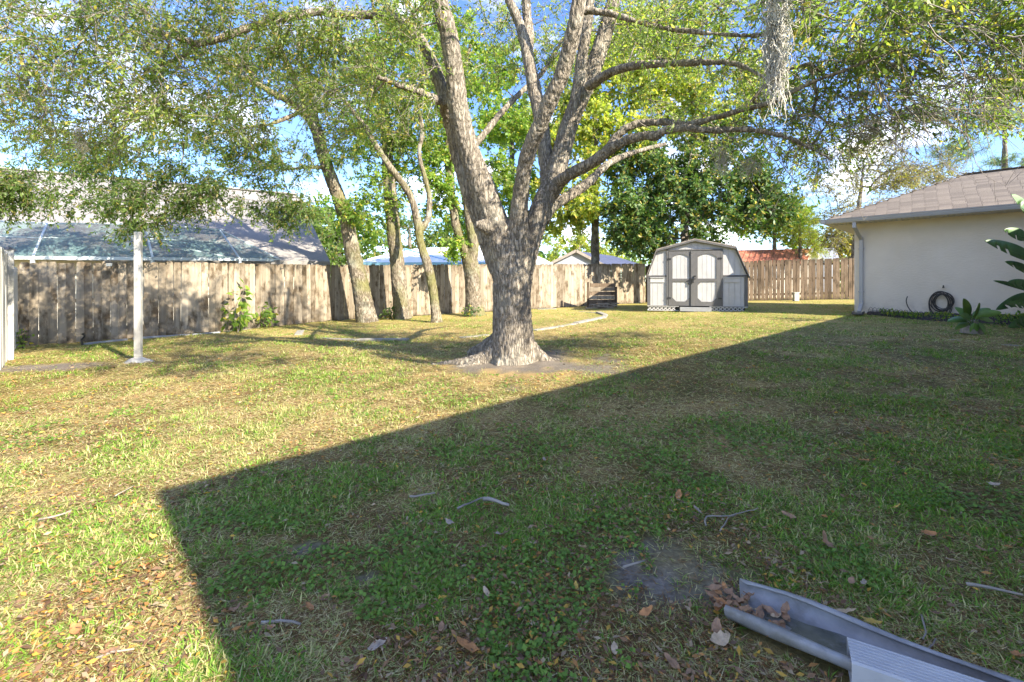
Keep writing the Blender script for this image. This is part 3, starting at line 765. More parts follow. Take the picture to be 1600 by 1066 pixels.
class Skel:
    def __init__(s): s.p = []; s.par = []; s.r = []; s.main = []
    def add_limb(s, arr, attach=True):
        par = -1
        if attach and s.p:
            P0 = np.array(s.p); par = int(np.argmin(((P0-arr[0, :3])**2).sum(1)))
        for q_ in arr:
            s.p.append(q_[:3].copy()); s.par.append(par); s.r.append(q_[3]); s.main.append(True); par = len(s.p)-1
    def grow(s, A, seg=.28, start=None, wob=.05, sag=.06):
        """connect attractors, nearest first"""
        A = np.array(A); 
        ok = np.array([r < .16 for r in s.r]) if start is None else start(np.array(s.p))
        P0 = np.array(s.p); base = P0[ok]; bi = np.nonzero(ok)[0]
        buf = np.zeros((len(base)+len(A)*30, 3)); ids = np.zeros(len(buf), int); buf[:len(base)] = base; ids[:len(base)] = bi; nb_ = len(base)
        d0 = np.array([((base-a)**2).sum(1).min() for a in A]); tips = []
        for a in A[np.argsort(d0)]:
            dd = ((buf[:nb_]-a)**2).sum(1); j = int(np.argmin(dd)); par = ids[j]; o = buf[j].copy(); L = math.sqrt(dd[j])
            k = max(1, int(L/seg)); side = rng.normal(size=3)*wob*L
            for i in range(1, k+1):
                t = i/k; p = o+(a-o)*t + side*sin(pi*t) + np.array([0,0,1])*sag*L*sin(pi*t) + rng.normal(size=3)*.02*(i < k)
                s.p.append(p); s.par.append(par); s.r.append(0); s.main.append(False); par = len(s.p)-1
                if nb_ < len(buf): buf[nb_] = p; ids[nb_] = par; nb_ += 1
            tips.append(par)
        return tips
    def radii(s, tip=.004, expo=.5):
        cnt = np.zeros(len(s.p))
        has = np.zeros(len(s.p), bool)
        for i, p in enumerate(s.par):
            if p >= 0: has[p] = True
        cnt[~has] = 1
        for i in range(len(s.p)-1, -1, -1):
            if s.par[i] >= 0: cnt[s.par[i]] += cnt[i]
        for i in range(len(s.p)):
            if not s.main[i]: s.r[i] = tip*cnt[i]**expo
            pr = s.par[i]
            if pr >= 0 and not s.main[i] and s.r[pr] > 0: s.r[i] = min(s.r[i], s.r[pr]*.9)
    def branch_mesh(s):
        """3 to 5 sided segments for all grown branches"""
        idx = [i for i in range(len(s.p)) if not s.main[i] and s.par[i] >= 0]
        P0 = np.array([s.p[s.par[i]] for i in idx]); P1 = np.array([s.p[i] for i in idx]); r1 = np.array([s.r[i] for i in idx])
        r0 = np.array([s.r[s.par[i]] if not s.main[s.par[i]] else min(s.r[s.par[i]], s.r[i]*1.3) for i in idx])
        return seg_tubes(P0, P1, r0, r1, 5)
def seg_tubes(P0, P1, r0, r1, n=4):
    D = unit(P1-P0); ref = np.tile([.3, .9, .31], (len(D), 1)); X_ = unit(np.cross(D, ref)); Y_ = np.cross(D, X_)
    ang = np.arange(n)*2*pi/n
    ring = X_[:, None, :]*np.cos(ang)[None, :, None]+Y_[:, None, :]*np.sin(ang)[None, :, None]
    A = P0[:, None, :]+ring*r0[:, None, None]; B = P1[:, None, :]+ring*r1[:, None, None]
    V = np.concatenate([A, B], 1).reshape(-1, 3); m = len(P0)
    base = (np.arange(m)*2*n)[:, None]; k = np.arange(n)[None, :]; k2 = (np.arange(n)+1)[None, :] % n
    Fq = np.stack([base+k, base+k2, base+n+k2, base+n+k], -1).reshape(-1, 4)
    return V, Fq

def pal(kind, n, pos=None):
    t = rng.random((n, 1)); j = rng.random((n, 1))
    sets = {'oak': ((.060,.100,.024), (.185,.225,.060), (.32,.26,.07)),
            'bright': ((.07,.14,.025), (.20,.27,.05), (.32,.29,.05)),
            'yellow': ((.12,.17,.03), (.30,.31,.07), (.36,.28,.05)),
            'dark': ((.018,.045,.012), (.060,.095,.022), (.19,.16,.035)),
            'mid': ((.045,.085,.022), (.12,.17,.04), (.20,.17,.05)),
            'pine': ((.04,.08,.03), (.12,.17,.06), (.20,.20,.07)),
            'olive': ((.09,.09,.03), (.20,.18,.06), (.28,.20,.07))}
    a, b, c = [np.array(x)[None, :] for x in sets[kind]]
    g_ = {'oak': 1.55, 'dark': 2.0, 'olive': 1.3, 'yellow': 1.35, 'bright': 1.3, 'mid': 1.35, 'pine': 1.3}[kind]; a, b, c = a*g_, b*g_, c*g_
    col = a+(b-a)*t; m = (j < .10); col = np.where(m, c, col)
    if pos is not None:
        nzv = fbm(pos[:, 0]*.9+pos[:, 2]*.7+30, pos[:, 1]*.9-pos[:, 2]*.6+30, 3)[:, None]
        col = col*(.65+.75*nzv)
    return col
def sprays(tips, centre, nleaf, tw_n, tw_len, leaf_len, leaf_w, kind, droop=.25, twig_r=.0035, out=.6):
    """tips (k,3) -> twigs and leaves"""
    k = len(tips); T = np.repeat(tips, tw_n, 0); m = len(T)
    D = unit(rng.normal(size=(m, 3)) + out*unit(T-centre)); D[:, 2] -= droop; D = unit(D)
    Ln = tw_len*(.5+rng.random(m))[:, None]
    mid = T+D*Ln*.5+rng.normal(size=(m, 3))*.03*Ln; D2 = D.copy(); D2[:, 2] -= droop*.9; D2 = unit(D2); end = mid+D2*Ln*.5
    tv = seg_tubes(np.concatenate([T, mid]), np.concatenate([mid, end]), np.full(2*m, twig_r), np.full(2*m, twig_r*.6), 3)
    n = k*nleaf; ti = rng.integers(0, m, n); t = rng.random(n)[:, None]**.75
    pos = np.where(t < .5, T[ti]+(mid[ti]-T[ti])*t*2, mid[ti]+(end[ti]-mid[ti])*(t*2-1))
    pos = pos+rng.normal(size=(n, 3))*.018
    LD = unit(unit(rng.normal(size=(n, 3)))*1.1+D2[ti]*.8+np.array([0, 0, -.3]))
    s = (.65+.7*rng.random(n))
    lv = leaf_arrays(pos, LD, leaf_len*s, leaf_w*s, pal(kind, n, pos))
    return tv, lv
def join(parts):
    V = []; Fq = []; C = []; o = 0
    for p in parts:
        V.append(p[0]); Fq.append(p[1]+o); o += len(p[0])
        if len(p) > 2: C.append(p[2])
    return np.concatenate(V), np.concatenate(Fq), (np.concatenate(C) if C else None)

def trunk_mesh(limbs, voxel, disp, flare=None, name='trunk', roots=()):
    mb = MB()
    for a in limbs:
        mb.tube([Vector(q_[:3]) for q_ in a], [float(q_[3]) for q_ in a], 14)
    for a in roots: mb.tube([Vector(q_[:3]) for q_ in a], [float(q_[3]) for q_ in a], 10)
    me = mb.mesh('tmp'); o = bpy.data.objects.new('tmp', me); COL.objects.link(o)
    m = o.modifiers.new('r', 'REMESH'); m.mode = 'VOXEL'; m.voxel_size = voxel
    s = o.modifiers.new('s', 'SMOOTH'); s.factor = .5; s.iterations = 3
    dg = bpy.context.evaluated_depsgraph_get(); ev = o.evaluated_get(dg); em = bpy.data.meshes.new_from_object(ev)
    bpy.data.objects.remove(o); bpy.data.meshes.remove(me)
    n = len(em.vertices); co = np.zeros(n*3); em.vertices.foreach_get('co', co); co = co.reshape(-1, 3)
    no = np.zeros(n*3); em.vertices.foreach_get('normal', no); no = no.reshape(-1, 3)
    th_ = np.arctan2(no[:, 1], no[:, 0])
    f1_ = np.abs(fbm(co[:, 0]*24+co[:, 1]*8+40, co[:, 2]*5.5+co[:, 0]*2+40, 2)-.5); f2_ = np.abs(fbm(co[:, 1]*24-co[:, 0]*8+90, co[:, 2]*5.5+60, 2)-.5)
    ridge = np.clip(np.minimum(f1_, f2_)*9, 0, 1)*1.6
    fine = np.abs(fbm((co[:, 0]+co[:, 1]*.6)*24+90, co[:, 2]*9+90, 3)-.5)*2
    lump = fbm(co[:, 0]*3+9, co[:, 2]*2.2+co[:, 1]*3+9, 3)-.5
    co = co+no*(disp*(ridge*1.0+fine*.8-1.2)+lump*disp*2.5)[:, None]
    em.vertices.foreach_set('co', co.ravel()); em.update()
    em.polygons.foreach_set('use_smooth', [True]*len(em.polygons)); em.name = name
    return em

def tree(name, label, limbs, blobs, kind, leafp, bark, voxel=.03, disp=.008, centre=None, group=None, roots=(), start=None, gmat='leaf', tip=.004, cat='tree', main_r=.05):
    if bark == 'mossbark': limbs = [a*np.array([1, 1, 1, .86]) for a in limbs]
    base = Vector(limbs[0][0][:3]); base.z = gz(base.x); root = thing(name, base, label, cat, group)
    sk = Skel()
    for i, a in enumerate(limbs): sk.add_limb(a, i > 0)
    me = trunk_mesh([a for a in limbs], voxel, disp, roots=roots); mesh_obj('trunk', me, M[bark], root)
    A = []
    for (px, py, d, rx, ry, rz, n) in blobs:
        c = P(px, py, d); v = unit(rng.normal(size=(n, 3)))*(rng.random((n, 1))**.40); A.append(np.array(c)+v*np.array([rx, ry, rz]))
    A = np.concatenate(A); tips = sk.grow(A, start=start); sk.radii(tip)
    tp = np.array([sk.p[i] for i in tips]); cen = np.array(centre if centre is not None else base+Vector((0, 0, 3)))
    tv, lv = sprays(tp, cen, *leafp[:5], kind, **leafp[5])
    bm_ = sk.branch_mesh(); V, Fq, _ = join([bm_, tv]); mesh_obj('branches', np_mesh('branches', V, Fq), M[bark if bark != 'oakbark' else 'paletwig'], root)
    mesh_obj('crown', np_mesh('crown', lv[0], lv[1], lv[2]), M[gmat], root)
    return root

# the big oak: a little slimmer than traced, bark relief adds the rest
# --------------------------------------------------------------
D0 = 6.25
trunk = limb([(803, 585, 90, D0), (802, 555, 78, D0), (801, 525, 72, D0), (800, 500, 68, D0), (799, 450, 66, D0), (797, 415, 60, D0), (790, 380, 44, D0)])
oak_l = [trunk,
 limb([(797, 440, 44, D0), (784, 385, 48, D0-.02), (771, 340, 46, D0-.05), (752, 290, 44, D0-.12), (733, 236, 37, D0-.2), (716, 170, 36, D0-.3), (711, 118, 32, D0-.4), (700, 50, 31, D0-.5), (686, 0, 28, D0-.55), (672, -70, 24, D0-.6), (650, -180, 18, D0-.6)]),
 limb([(786, 450, 22, D0+.14), (770, 400, 32, D0+.2), (752, 345, 33, D0+.26), (728, 280, 30, D0+.30), (714, 235, 26, D0+.3), (703, 190, 24, D0+.2), (694, 160, 22, D0)]),
 limb([(703, 165, 24, D0-.2), (689, 135, 23, D0-.15), (669, 84, 20, D0-.1), (645, 46, 19, D0), (625, 31, 18, D0), (595, 23, 15, D0+.1), (544, 24, 14, D0+.1), (500, 18, 14, D0+.1), (470, 24, 13, D0), (435, 30, 12, D0), (385, 45, 12, D0-.1), (340, 62, 11, D0-.2), (310, 68, 10, D0-.2), (280, 60, 9, D0-.2), (250, 50, 8, D0-.2), (200, 48, 6, D0-.2)]),
 limb([(700, 165, 16, D0-.1), (680, 155, 14, D0-.3), (650, 142, 12, D0-.5), (620, 132, 10, D0-.7), (590, 120, 8, D0-.9)]),
 limb([(312, 68, 8, D0-.2), (290, 85, 7, D0-.1), (262, 98, 6, D0), (225, 110, 4, D0)]),
 limb([(808, 440, 40, D0), (810, 380, 36, D0-.05), (811, 330, 32, D0-.15), (817, 280, 28, D0-.3), (826, 236, 27, D0-.45), (843, 198, 27, D0-.6), (861, 155, 28, D0-.75), (878, 118, 28, D0-.85), (889, 78, 29, D0-.95), (898, 40, 28, D0-1.05), (904, 0, 26, D0-1.1), (915, -80, 20, D0-1.3), (930, -180, 14, D0-1.5)]),
 limb([(814, 480, 30, D0+.08), (818, 430, 34, D0+.1), (828, 385, 36, D0+.15), (844, 330, 36, D0+.2), (864, 285, 37, D0+.25), (878, 236, 33, D0+.3), (892, 188, 31, D0+.35), (912, 142, 30, D0+.4), (929, 101, 29, D0+.4), (946, 50, 26, D0+.4), (959, 0, 24, D0+.4), (975, -80, 18, D0+.4), (1000, -180, 12, D0+.3)]),
 limb([(860, 300, 30, D0+.3), (853, 250, 26, D0+.45), (846, 190, 24, D0+.6), (835, 142, 23, D0+.75), (825, 88, 22, D0+.85), (814, 44, 18, D0+.95), (795, 0, 14, D0+1), (770, -60, 10, D0+1)]),
 limb([(826, 92, 16, D0+.85), (826, 50, 18, D0+1.1), (822, 0, 15, D0+1.2), (825, -80, 11, D0+1.3)]),
 limb([(893, 190, 22, D0+.3), (903, 140, 22, D0+.3), (908, 100, 21, D0+.25), (915, 50, 20, D0+.2), (920, 0, 18, D0+.2), (915, -90, 13, D0+.1)]),
 limb([(862, 305, 26, D0+.2), (874, 284, 24, D0+.05), (890, 272, 22, D0-.1), (922, 257, 20, D0-.3), (952, 234, 19, D0-.5), (980, 219, 17, D0-.65), (1007, 212, 16, D0-.8), (1024, 213, 17, D0-.85), (1042, 203, 15, D0-.95), (1067, 200, 13, D0-1.1), (1112, 204, 12, D0-1.3), (1161, 202, 9, D0-1.5), (1210, 209, 8, D0-1.7), (1258, 227, 6, D0-1.8), (1300, 250, 4, D0-1.9)]),
 limb([(950, 236, 15, D0-.5), (960, 217, 14, D0-.5), (976, 202, 14, D0-.55), (996, 193, 13, D0-.6), (1040, 191, 12, D0-.8), (1070, 196, 12, D0-1), (1110, 186, 11, D0-1.2), (1160, 172, 10, D0-1.5), (1205, 160, 9, D0-1.8), (1262, 132, 8, D0-2.2), (1330, 105, 7, D0-2.5), (1400, 80, 5, D0-2.8), (1480, 62, 4, D0-3)]),
 limb([(920, 135, 18, D0+.2), (931, 128, 17, D0), (948, 116, 16, D0-.2), (980, 105, 14, D0-.5), (1013, 101, 13, D0-.8), (1056, 99, 12, D0-1.1), (1131, 98, 10, D0-1.5), (1165, 105, 8, D0-1.7), (1199, 124, 6, D0-1.9), (1240, 145, 4, D0-2)]),
 limb([(905, 18, 18, D0-.9), (920, 17, 14, D0-.9), (949, 20, 11, D0-1), (990, 32, 10, D0-1.2), (1040, 44, 9, D0-1.4), (1110, 52, 8, D0-1.8), (1190, 55, 6, D0-2.1), (1280, 40, 5, D0-2.4), (1380, 20, 4, D0-2.6)]),
 limb([(848, 345, 24, D0+.3), (864, 322, 20, D0+.45), (888, 307, 19, D0+.6), (922, 283, 16, D0+.9), (949, 257, 12, D0+1.2), (985, 240, 9, D0+1.5), (1040, 225, 6, D0+1.8)]),
 limb([(728, 245, 12, D0+.3), (748, 220, 11, D0+.5), (787, 172, 11, D0+.9), (817, 142, 10, D0+1.2), (850, 110, 8, D0+1.5), (880, 60, 6, D0+1.8)]),
]
oak_l = [a*np.array([1, 1, 1, .90]) for a in oak_l]
roots = [limb([(778, 545, 34, D0), (760, 562, 30, D0-.02), (732, 566, 18, D0-.08), (702, 569, 13, D0-.05), (672, 572, 6, D0-.02)]),
         limb([(825, 545, 32, D0), (840, 556, 22, D0), (856, 564, 16, D0), (880, 566, 9, D0+.1), (910, 567, 5, D0+.2)]),
         limb([(790, 550, 28, D0-.1), (782, 572, 20, D0-.22), (776, 582, 10, D0-.3)]), limb([(812, 550, 26, D0-.1), (820, 572, 18, D0-.22), (825, 582, 8, D0-.28)]),
         limb([(778, 530, 26, D0+.1), (756, 545, 24, D0+.2), (735, 553, 16, D0+.35)]),
         limb([(760, 566, 14, D0-.05), (735, 572, 12, D0-.2), (700, 578, 5, D0-.3)]), limb([(775, 360, 26, D0-.1), (752, 352, 20, D0-.18), (742, 350, 10, D0-.2)])]
blobs = [  # px, py, depth, rx, ry, rz, n
 (60, 60, 6.4, 2.0, 1.3, .75, 55), (170, 130, 5.6, 1.7, 1.2, .7, 62), (60, 190, 6.8, 1.5, 1.0, .6, 45), (300, 40, 6.2, 1.4, 1.2, .5, 45), (120, 0, 5.0, 1.7, 1.0, .4, 30),
 (300, 160, 6.6, 1.3, 1.0, .6, 40), (430, 80, 6.6, 1.1, 1.1, .6, 40), (560, 70, 6.8, 1.0, 1.0, .5, 34), (560, 170, 6.6, .9, .9, .5, 26), (420, 0, 5.6, 1.3, 1.0, .35, 28), (640, 0, 5.4, .8, .8, .3, 14), (630, 120, 5.6, .5, .6, .4, 14),
 (760, 60, 7.8, .9, 1.0, .8, 26), (850, 90, 8.0, 1.0, 1.0, .8, 26), (1000, 20, 6.6, 1.1, 1.3, .6, 26), (1090, 60, 5.6, .9, 1.0, .4, 26), (1070, 150, 6.4, 1.0, 1.0, .3, 14), (1130, 0, 4.4, .9, .7, .3, 18),
 (1180, 120, 5.0, 1.0, 1.0, .4, 14), (1170, 200, 5.4, .8, .9, .25, 14), (1290, 60, 4.3, .9, .8, .35, 15), (1290, 150, 4.8, .9, .9, .25, 14), (1420, 20, 4.0, .9, .7, .3, 14), (1420, 100, 4.5, .9, .8, .3, 13),
 (1400, 185, 5.2, .9, .8, .2, 12), (1560, 20, 3.9, .7, .6, .3, 15), (1570, 100, 4.5, .7, .7, .3, 22), (1260, 240, 5.8, .9, .8, .16, 10), (1380, 0, 3.4, .9, .5, .2, 12), (1540, 160, 5.6, .8, .7, .2, 16),
 (1250, 0, 3.8, .6, .5, .2, 10), (1600, 0, 3.6, .6, .5, .3, 8), (980, 60, 7.5, 1.2, 1, .6, 16),
 (760, -230, 6.5, 4.0, 3.0, 1.1, 60), (300, -150, 7.0, 2.6, 2.2, .9, 40), (690, -560, 3.2, 1.8, .9, .5, 26), (1500, -1400, 1.5, 1.6, 1.0, .5, 34), (1100, -900, 2.2, 1.2, .8, .4, 26), (300, -500, 3.6, 1.2, .8, .4, 16)]
oak = tree('oak_tree', 'massive spreading oak with forked grey trunk in the middle of the lawn', oak_l, blobs, 'oak',
     (105, 8, .42, .062, .021, dict(droop=.22, twig_r=.0040)), 'oakbark', voxel=.0165, disp=.0085, roots=roots, centre=(.5, 6.2, 2.6), tip=.0038)

# trees along the fence -----------------------------------------------------
t2 = [limb([(576, 512, 44, 14.1), (571, 490, 36, 14.1), (562, 440, 30, 14.1), (550, 390, 27, 14.1), (540, 340, 26, 14.0), (522, 290, 24, 13.8), (508, 250, 22, 13.5), (495, 205, 21, 13.2), (480, 165, 16, 13), (462, 130, 12, 12.8), (440, 80, 9, 12.6), (420, 20, 6, 12.4)], .2),
      limb([(497, 210, 16, 13.2), (478, 180, 14, 12.8), (455, 160, 13, 12.4), (425, 145, 11, 12), (390, 125, 8, 11.6), (340, 110, 5, 11.2)], .2),
      limb([(495, 205, 12, 13.2), (487, 150, 12, 13.6), (470, 100, 9, 14), (465, 40, 6, 14.2)], .2),
      limb([(510, 262, 9, 13.5), (480, 262, 7, 13), (440, 265, 5, 12.4)], .2),
      limb([(470, 175, 9, 12.9), (420, 195, 7, 12), (380, 200, 5, 11.4), (320, 215, 4, 10.8), (220, 240, 3, 10.2)], .2)]
tree('oak_tree', 'leaning mossy trunk tree at the fence, leftmost of the back trees', t2,
     [(60, 300, 10.4, 1.0, 1.0, .45, 20), (200, 320, 10.2, .9, .9, .6, 34), (200, 250, 10.6, 1.6, 1.0, .5, 36), (320, 300, 11.2, .9, .9, .55, 36), (340, 200, 11.5, 1.5, 1.2, .7, 46), (420, 250, 12, 1.2, 1.0, .8, 44),
      (450, 320, 12.6, .9, .8, .6, 34), (400, 110, 12.2, 1.6, 1.2, .9, 46), (500, 130, 13, 1.2, 1.2, 1.0, 40), (530, 230, 13.6, .8, .9, .7, 24), (20, 290, 10, .6, .8, .5, 20), (120, 230, 11, 1.4, 1, .6, 30)],
     'mid', (125, 7, .5, .085, .032, dict(droop=.5, twig_r=.005)), 'mossbark', voxel=.035, disp=.012, centre=(-5.5, 13.5, 3.5))
t3 = [limb([(630, 500, 36, 14.8), (627, 480, 30, 14.8), (622, 430, 27, 14.8), (616, 370, 25, 14.8), (610, 310, 24, 14.8), (606, 260, 21, 14.8), (604, 200, 18, 14.8), (598, 130, 14, 14.8), (590, 60, 9, 14.6), (580, -10, 5, 14.4)], .2),
      limb([(606, 245, 12, 14.8), (625, 200, 10, 15), (640, 150, 8, 15.3), (650, 90, 5, 15.6)], .2), limb([(605, 210, 10, 14.8), (580, 170, 8, 14.5), (560, 120, 5, 14.2)], .2)]
tree('sweetgum_tree', 'straight mossy trunk tree at the fence, second of the back trees', t3,
     [(600, 300, 14.5, .8, .8, .8, 22), (590, 200, 14.6, 1.2, 1.0, 1.1, 44), (600, 100, 14.6, 1.4, 1.1, 1.1, 48), (640, 240, 15, .8, .8, .9, 30), (640, 40, 15, 1.4, 1, .9, 30), (560, 330, 14, .7, .7, .5, 16)],
     'bright', (120, 7, .5, .10, .055, dict(droop=.25, twig_r=.005)), 'mossbark', voxel=.035, disp=.012, centre=(-4, 15, 4))
t4 = [limb([(683, 508, 26, 13.4), (681, 490, 18, 13.4), (676, 450, 16, 13.4), (668, 415, 17, 13.4), (657, 380, 15, 13.4), (653, 350, 15, 13.4), (646, 320, 13, 13.3), (635, 295, 13, 13.2), (612, 265, 12, 13), (592, 235, 11, 12.8), (568, 195, 10, 12.5), (540, 160, 8, 12.2), (513, 118, 6, 12), (495, 70, 4, 11.8)], .15),
      limb([(656, 362, 11, 13.4), (668, 345, 11, 13.5), (671, 310, 10, 13.6), (663, 275, 9, 13.6), (655, 240, 8, 13.6), (660, 205, 8, 13.6), (653, 160, 6, 13.6), (648, 110, 4, 13.6)], .15)]
tree('oak_tree', 'slender crooked forked trunk tree just left of the big oak', t4,
     [(640, 180, 13.4, .9, .8, .8, 22), (560, 140, 12.3, 1.1, .9, .8, 26), (670, 120, 13.8, .8, .8, .8, 18), (510, 60, 11.8, 1, .8, .6, 18)],
     'mid', (100, 7, .45, .085, .035, dict(droop=.3, twig_r=.004)), 'mossbark', voxel=.03, disp=.01, centre=(-3, 13.4, 3.5))
t5 = [limb([(742, 498, 44, 15.7), (740, 475, 32, 15.7), (738, 440, 28, 15.7), (735, 412, 30, 15.7), (722, 380, 17, 15.7), (712, 350, 16, 15.7), (706, 310, 15, 15.7), (702, 270, 15, 15.7), (700, 220, 13, 15.7), (698, 150, 10, 15.7), (690, 70, 7, 15.7)], .2),
      limb([(736, 415, 22, 15.7), (740, 385, 19, 15.6), (735, 350, 18, 15.6), (729, 310, 18, 15.6), (722, 270, 16, 15.6), (716, 220, 14, 15.6), (720, 150, 10, 15.6), (735, 70, 7, 15.6)], .2)]
tree('sweetgum_tree', 'forked ivy-hung tree at the fence directly left behind the big oak', t5,
     [(690, 300, 15.4, .5, .5, .8, 20), (690, 240, 15.6, .8, .8, .8, 30), (680, 160, 15.6, 1.0, 1.0, 1.0, 32), (740, 130, 16, 1.3, 1.0, 1.0, 36), (710, 380, 15.4, .25, .3, .5, 8), (790, 190, 16.5, 1.2, 1.0, .8, 34), (780, 270, 16.5, .8, .8, .8, 22), (700, 60, 16, 1.4, 1, .9, 30)],
     'bright', (120, 7, .45, .11, .065, dict(droop=.35, twig_r=.005)), 'mossbark', voxel=.035, disp=.012, centre=(-2, 15.6, 4.2))

# beyond the fence ----------------------------------------------------------
def back_tree(name, label, px, base_d, h_px, blobs, kind, leafp, bark='darkbark', w=20, gmat='leaf', cat='tree', lean=0, group=None):
    b = G(px, HY+F*CH/base_d) if False else None
    bx = FX(px, base_d); zb_ = gz(bx); py0 = HY-(zb_-CH)/base_d*F
    l0 = limb([(px, py0+4, w*1.3, base_d), (px+lean*.2, py0-(py0-h_px)*.3, w, base_d), (px+lean*.6, py0-(py0-h_px)*.65, w*.75, base_d), (px+lean, h_px, w*.3, base_d)], .4)
    return tree(name, label, [l0], blobs, kind, leafp, bark, voxel=.06, disp=.015, centre=l0[len(l0)//2, :3], gmat=gmat, tip=.008, cat=cat, start=lambda p: p[:, 2] > 1.2, group=group)
back_tree('magnolia_tree', 'dark glossy magnolia standing behind the garden shed', 1070, 19.5, 250,
     [(990, 340, 19.2, 1.3, 1.3, 1.3, 80), (1050, 310, 19.5, 2.3, 1.6, 1.9, 150), (1140, 300, 19.5, 2.0, 1.5, 1.8, 110), (1195, 325, 20, 1.2, 1.2, .9, 46), (1000, 250, 20, 1.4, 1.3, 1.1, 36), (1100, 220, 20, 1.6, 1.3, .9, 36), (1060, 380, 22.5, 2.6, .8, .7, 40)],
     'dark', (85, 6, .5, .19, .085, dict(droop=.05, twig_r=.008)), w=14, gmat='glossleaf')
back_tree('maple_tree', 'yellow-green leafy tree behind the fence to the right of the big oak trunk', 930, 21, 60,
     [(900, 300, 20, 1.6, 1.4, 1.4, 50), (950, 220, 20.5, 2.2, 1.6, 1.9, 90), (1020, 140, 21, 2.4, 1.6, 1.8, 80), (930, 120, 21, 2.2, 1.6, 1.6, 66), (1100, 180, 21, 2.0, 1.5, 1.4, 50), (890, 335, 24, 2.0, 1, .8, 30), (860, 200, 21, 1.3, 1.2, 1.6, 40), (1010, 60, 21, 2.4, 1.5, 1.2, 40), (1190, 130, 21.5, 2, 1.3, 1.2, 30)],
     'yellow', (90, 6, .6, .17, .11, dict(droop=.15, twig_r=.008)), w=12)
back_tree('tree', 'green leafy tree behind the fence between the back trunks and the oak', 800, 24, 150,
     [(800, 300, 23, 1.8, 1.2, 1.4, 40), (790, 200, 23.5, 2.2, 1.4, 1.5, 44), (760, 100, 24, 2.5, 1.4, 1.5, 36), (740, 350, 25, 1.6, 1, .8, 20)], 'bright', (80, 6, .6, .19, .11, dict(droop=.15, twig_r=.01)), w=12)
back_tree('tree', 'olive green tree above the red metal roof beside the shed', 1210, 25, 330,
     [(1200, 345, 24, 1.8, 1.2, .8, 40), (1225, 340, 25, 1.5, 1.0, .9, 26), (1160, 345, 24, 1.4, 1, .7, 24), (1245, 375, 25, 1, .8, .6, 14)], 'bright', (80, 6, .6, .17, .09, dict(droop=.1, twig_r=.008)), w=8)
back_tree('pine_tree', 'tall pine rising behind the roof of the stucco house', 1570, 26, 120,
     [(1500, 240, 25, 1.4, 1.2, .5, 16), (1560, 190, 26, 2.0, 1.4, .6, 24), (1600, 250, 26, 1.6, 1.2, .6, 16), (1540, 280, 26, 1.8, 1.2, .35, 12), (1600, 130, 26, 2, 1.4, .8, 22), (1470, 180, 26, 1.6, 1.2, .5, 14)],
     'pine', (190, 9, .55, .26, .016, dict(droop=-.1, twig_r=.01)), w=9)
back_tree('tree', 'sparse grey-green tree just left of the stucco house roof', 1330, 22, 250,
     [(1330, 330, 21, 1.2, 1.2, .8, 26), (1300, 290, 21.5, 1.2, 1.0, .8, 24), (1390, 275, 22, 1.8, 1.2, .8, 54), (1450, 270, 24, 1.8, 1.2, .7, 50), (1350, 240, 22, 1.5, 1.2, .8, 34), (1310, 370, 21, .7, .8, .6, 12)],
     'olive', (65, 9, .6, .12, .035, dict(droop=.2, twig_r=.008)), w=9, lean=20)
back_tree('pine_tree', 'small young pine between the magnolia and the stucco house', 1250, 23, 330,
     [(1250, 360, 22.6, 1.0, .9, .7, 20), (1235, 335, 23, 1.0, .8, .5, 14), (1275, 385, 22.8, .8, .7, .4, 10)], 'yellow', (180, 9, .4, .22, .014, dict(droop=-.1, twig_r=.008)), w=7)
for i, (px, d, h, rx, kd, lab) in enumerate([(470, 28, 340, 3.0, 'mid', 'dark green tree at the gable end of the grey roofed neighbour house'), (530, 34, 330, 3.6, 'bright', 'light green tree left of the white roofed house'), (640, 48, 340, 5.0, 'mid', 'far green tree directly behind the white metal roof'),
                                  (720, 50, 350, 4.5, 'bright', 'far bright tree at the right end of the white metal roof'), (1330, 42, 360, 3.5, 'olive', 'far olive tree seen past the eave corner of the stucco house'), (905, 52, 372, 4.0, 'yellow', 'far yellow-green tree above the small blue-grey gable')]):
    back_tree('tree', lab, px, d, h+10, [(px-rx*6, (h+405)/2+6, d, rx, 2, 1.8*d/34, 34), (px+rx*7, (h+405)/2+10, d+1, rx*.8, 2, 1.5*d/34, 26), (px, h+8, d, rx*.6, 1.5, 1.0*d/34, 16)], kd, (75, 6, .9, .30, .16, dict(droop=.1, twig_r=.015)), w=9)

# hedge mass far off so no bare horizon shows
n = 15000; hx = rng.uniform(-75, 75, n); hy = 62+rng.normal(size=n)*3+abs(hx)*.1; hz = (rng.random(n)**.8)*(3.4+3.0*fbm(hx*.16+50, hx*0+5, 3))
lv = leaf_arrays(np.stack([hx, hy, hz], 1), unit(rng.normal(size=(n, 3))), rng.uniform(.5, 1.0, n), rng.uniform(.3, .6, n), pal('mid', n, np.stack([hx*.3, hy*.3, hz*.3], 1)))
tag(mesh_obj('distant_woods', np_mesh('distant_woods', *lv), M['leaf']), 'far line of green woods closing the horizon behind the houses', 'woods', kind='stuff')

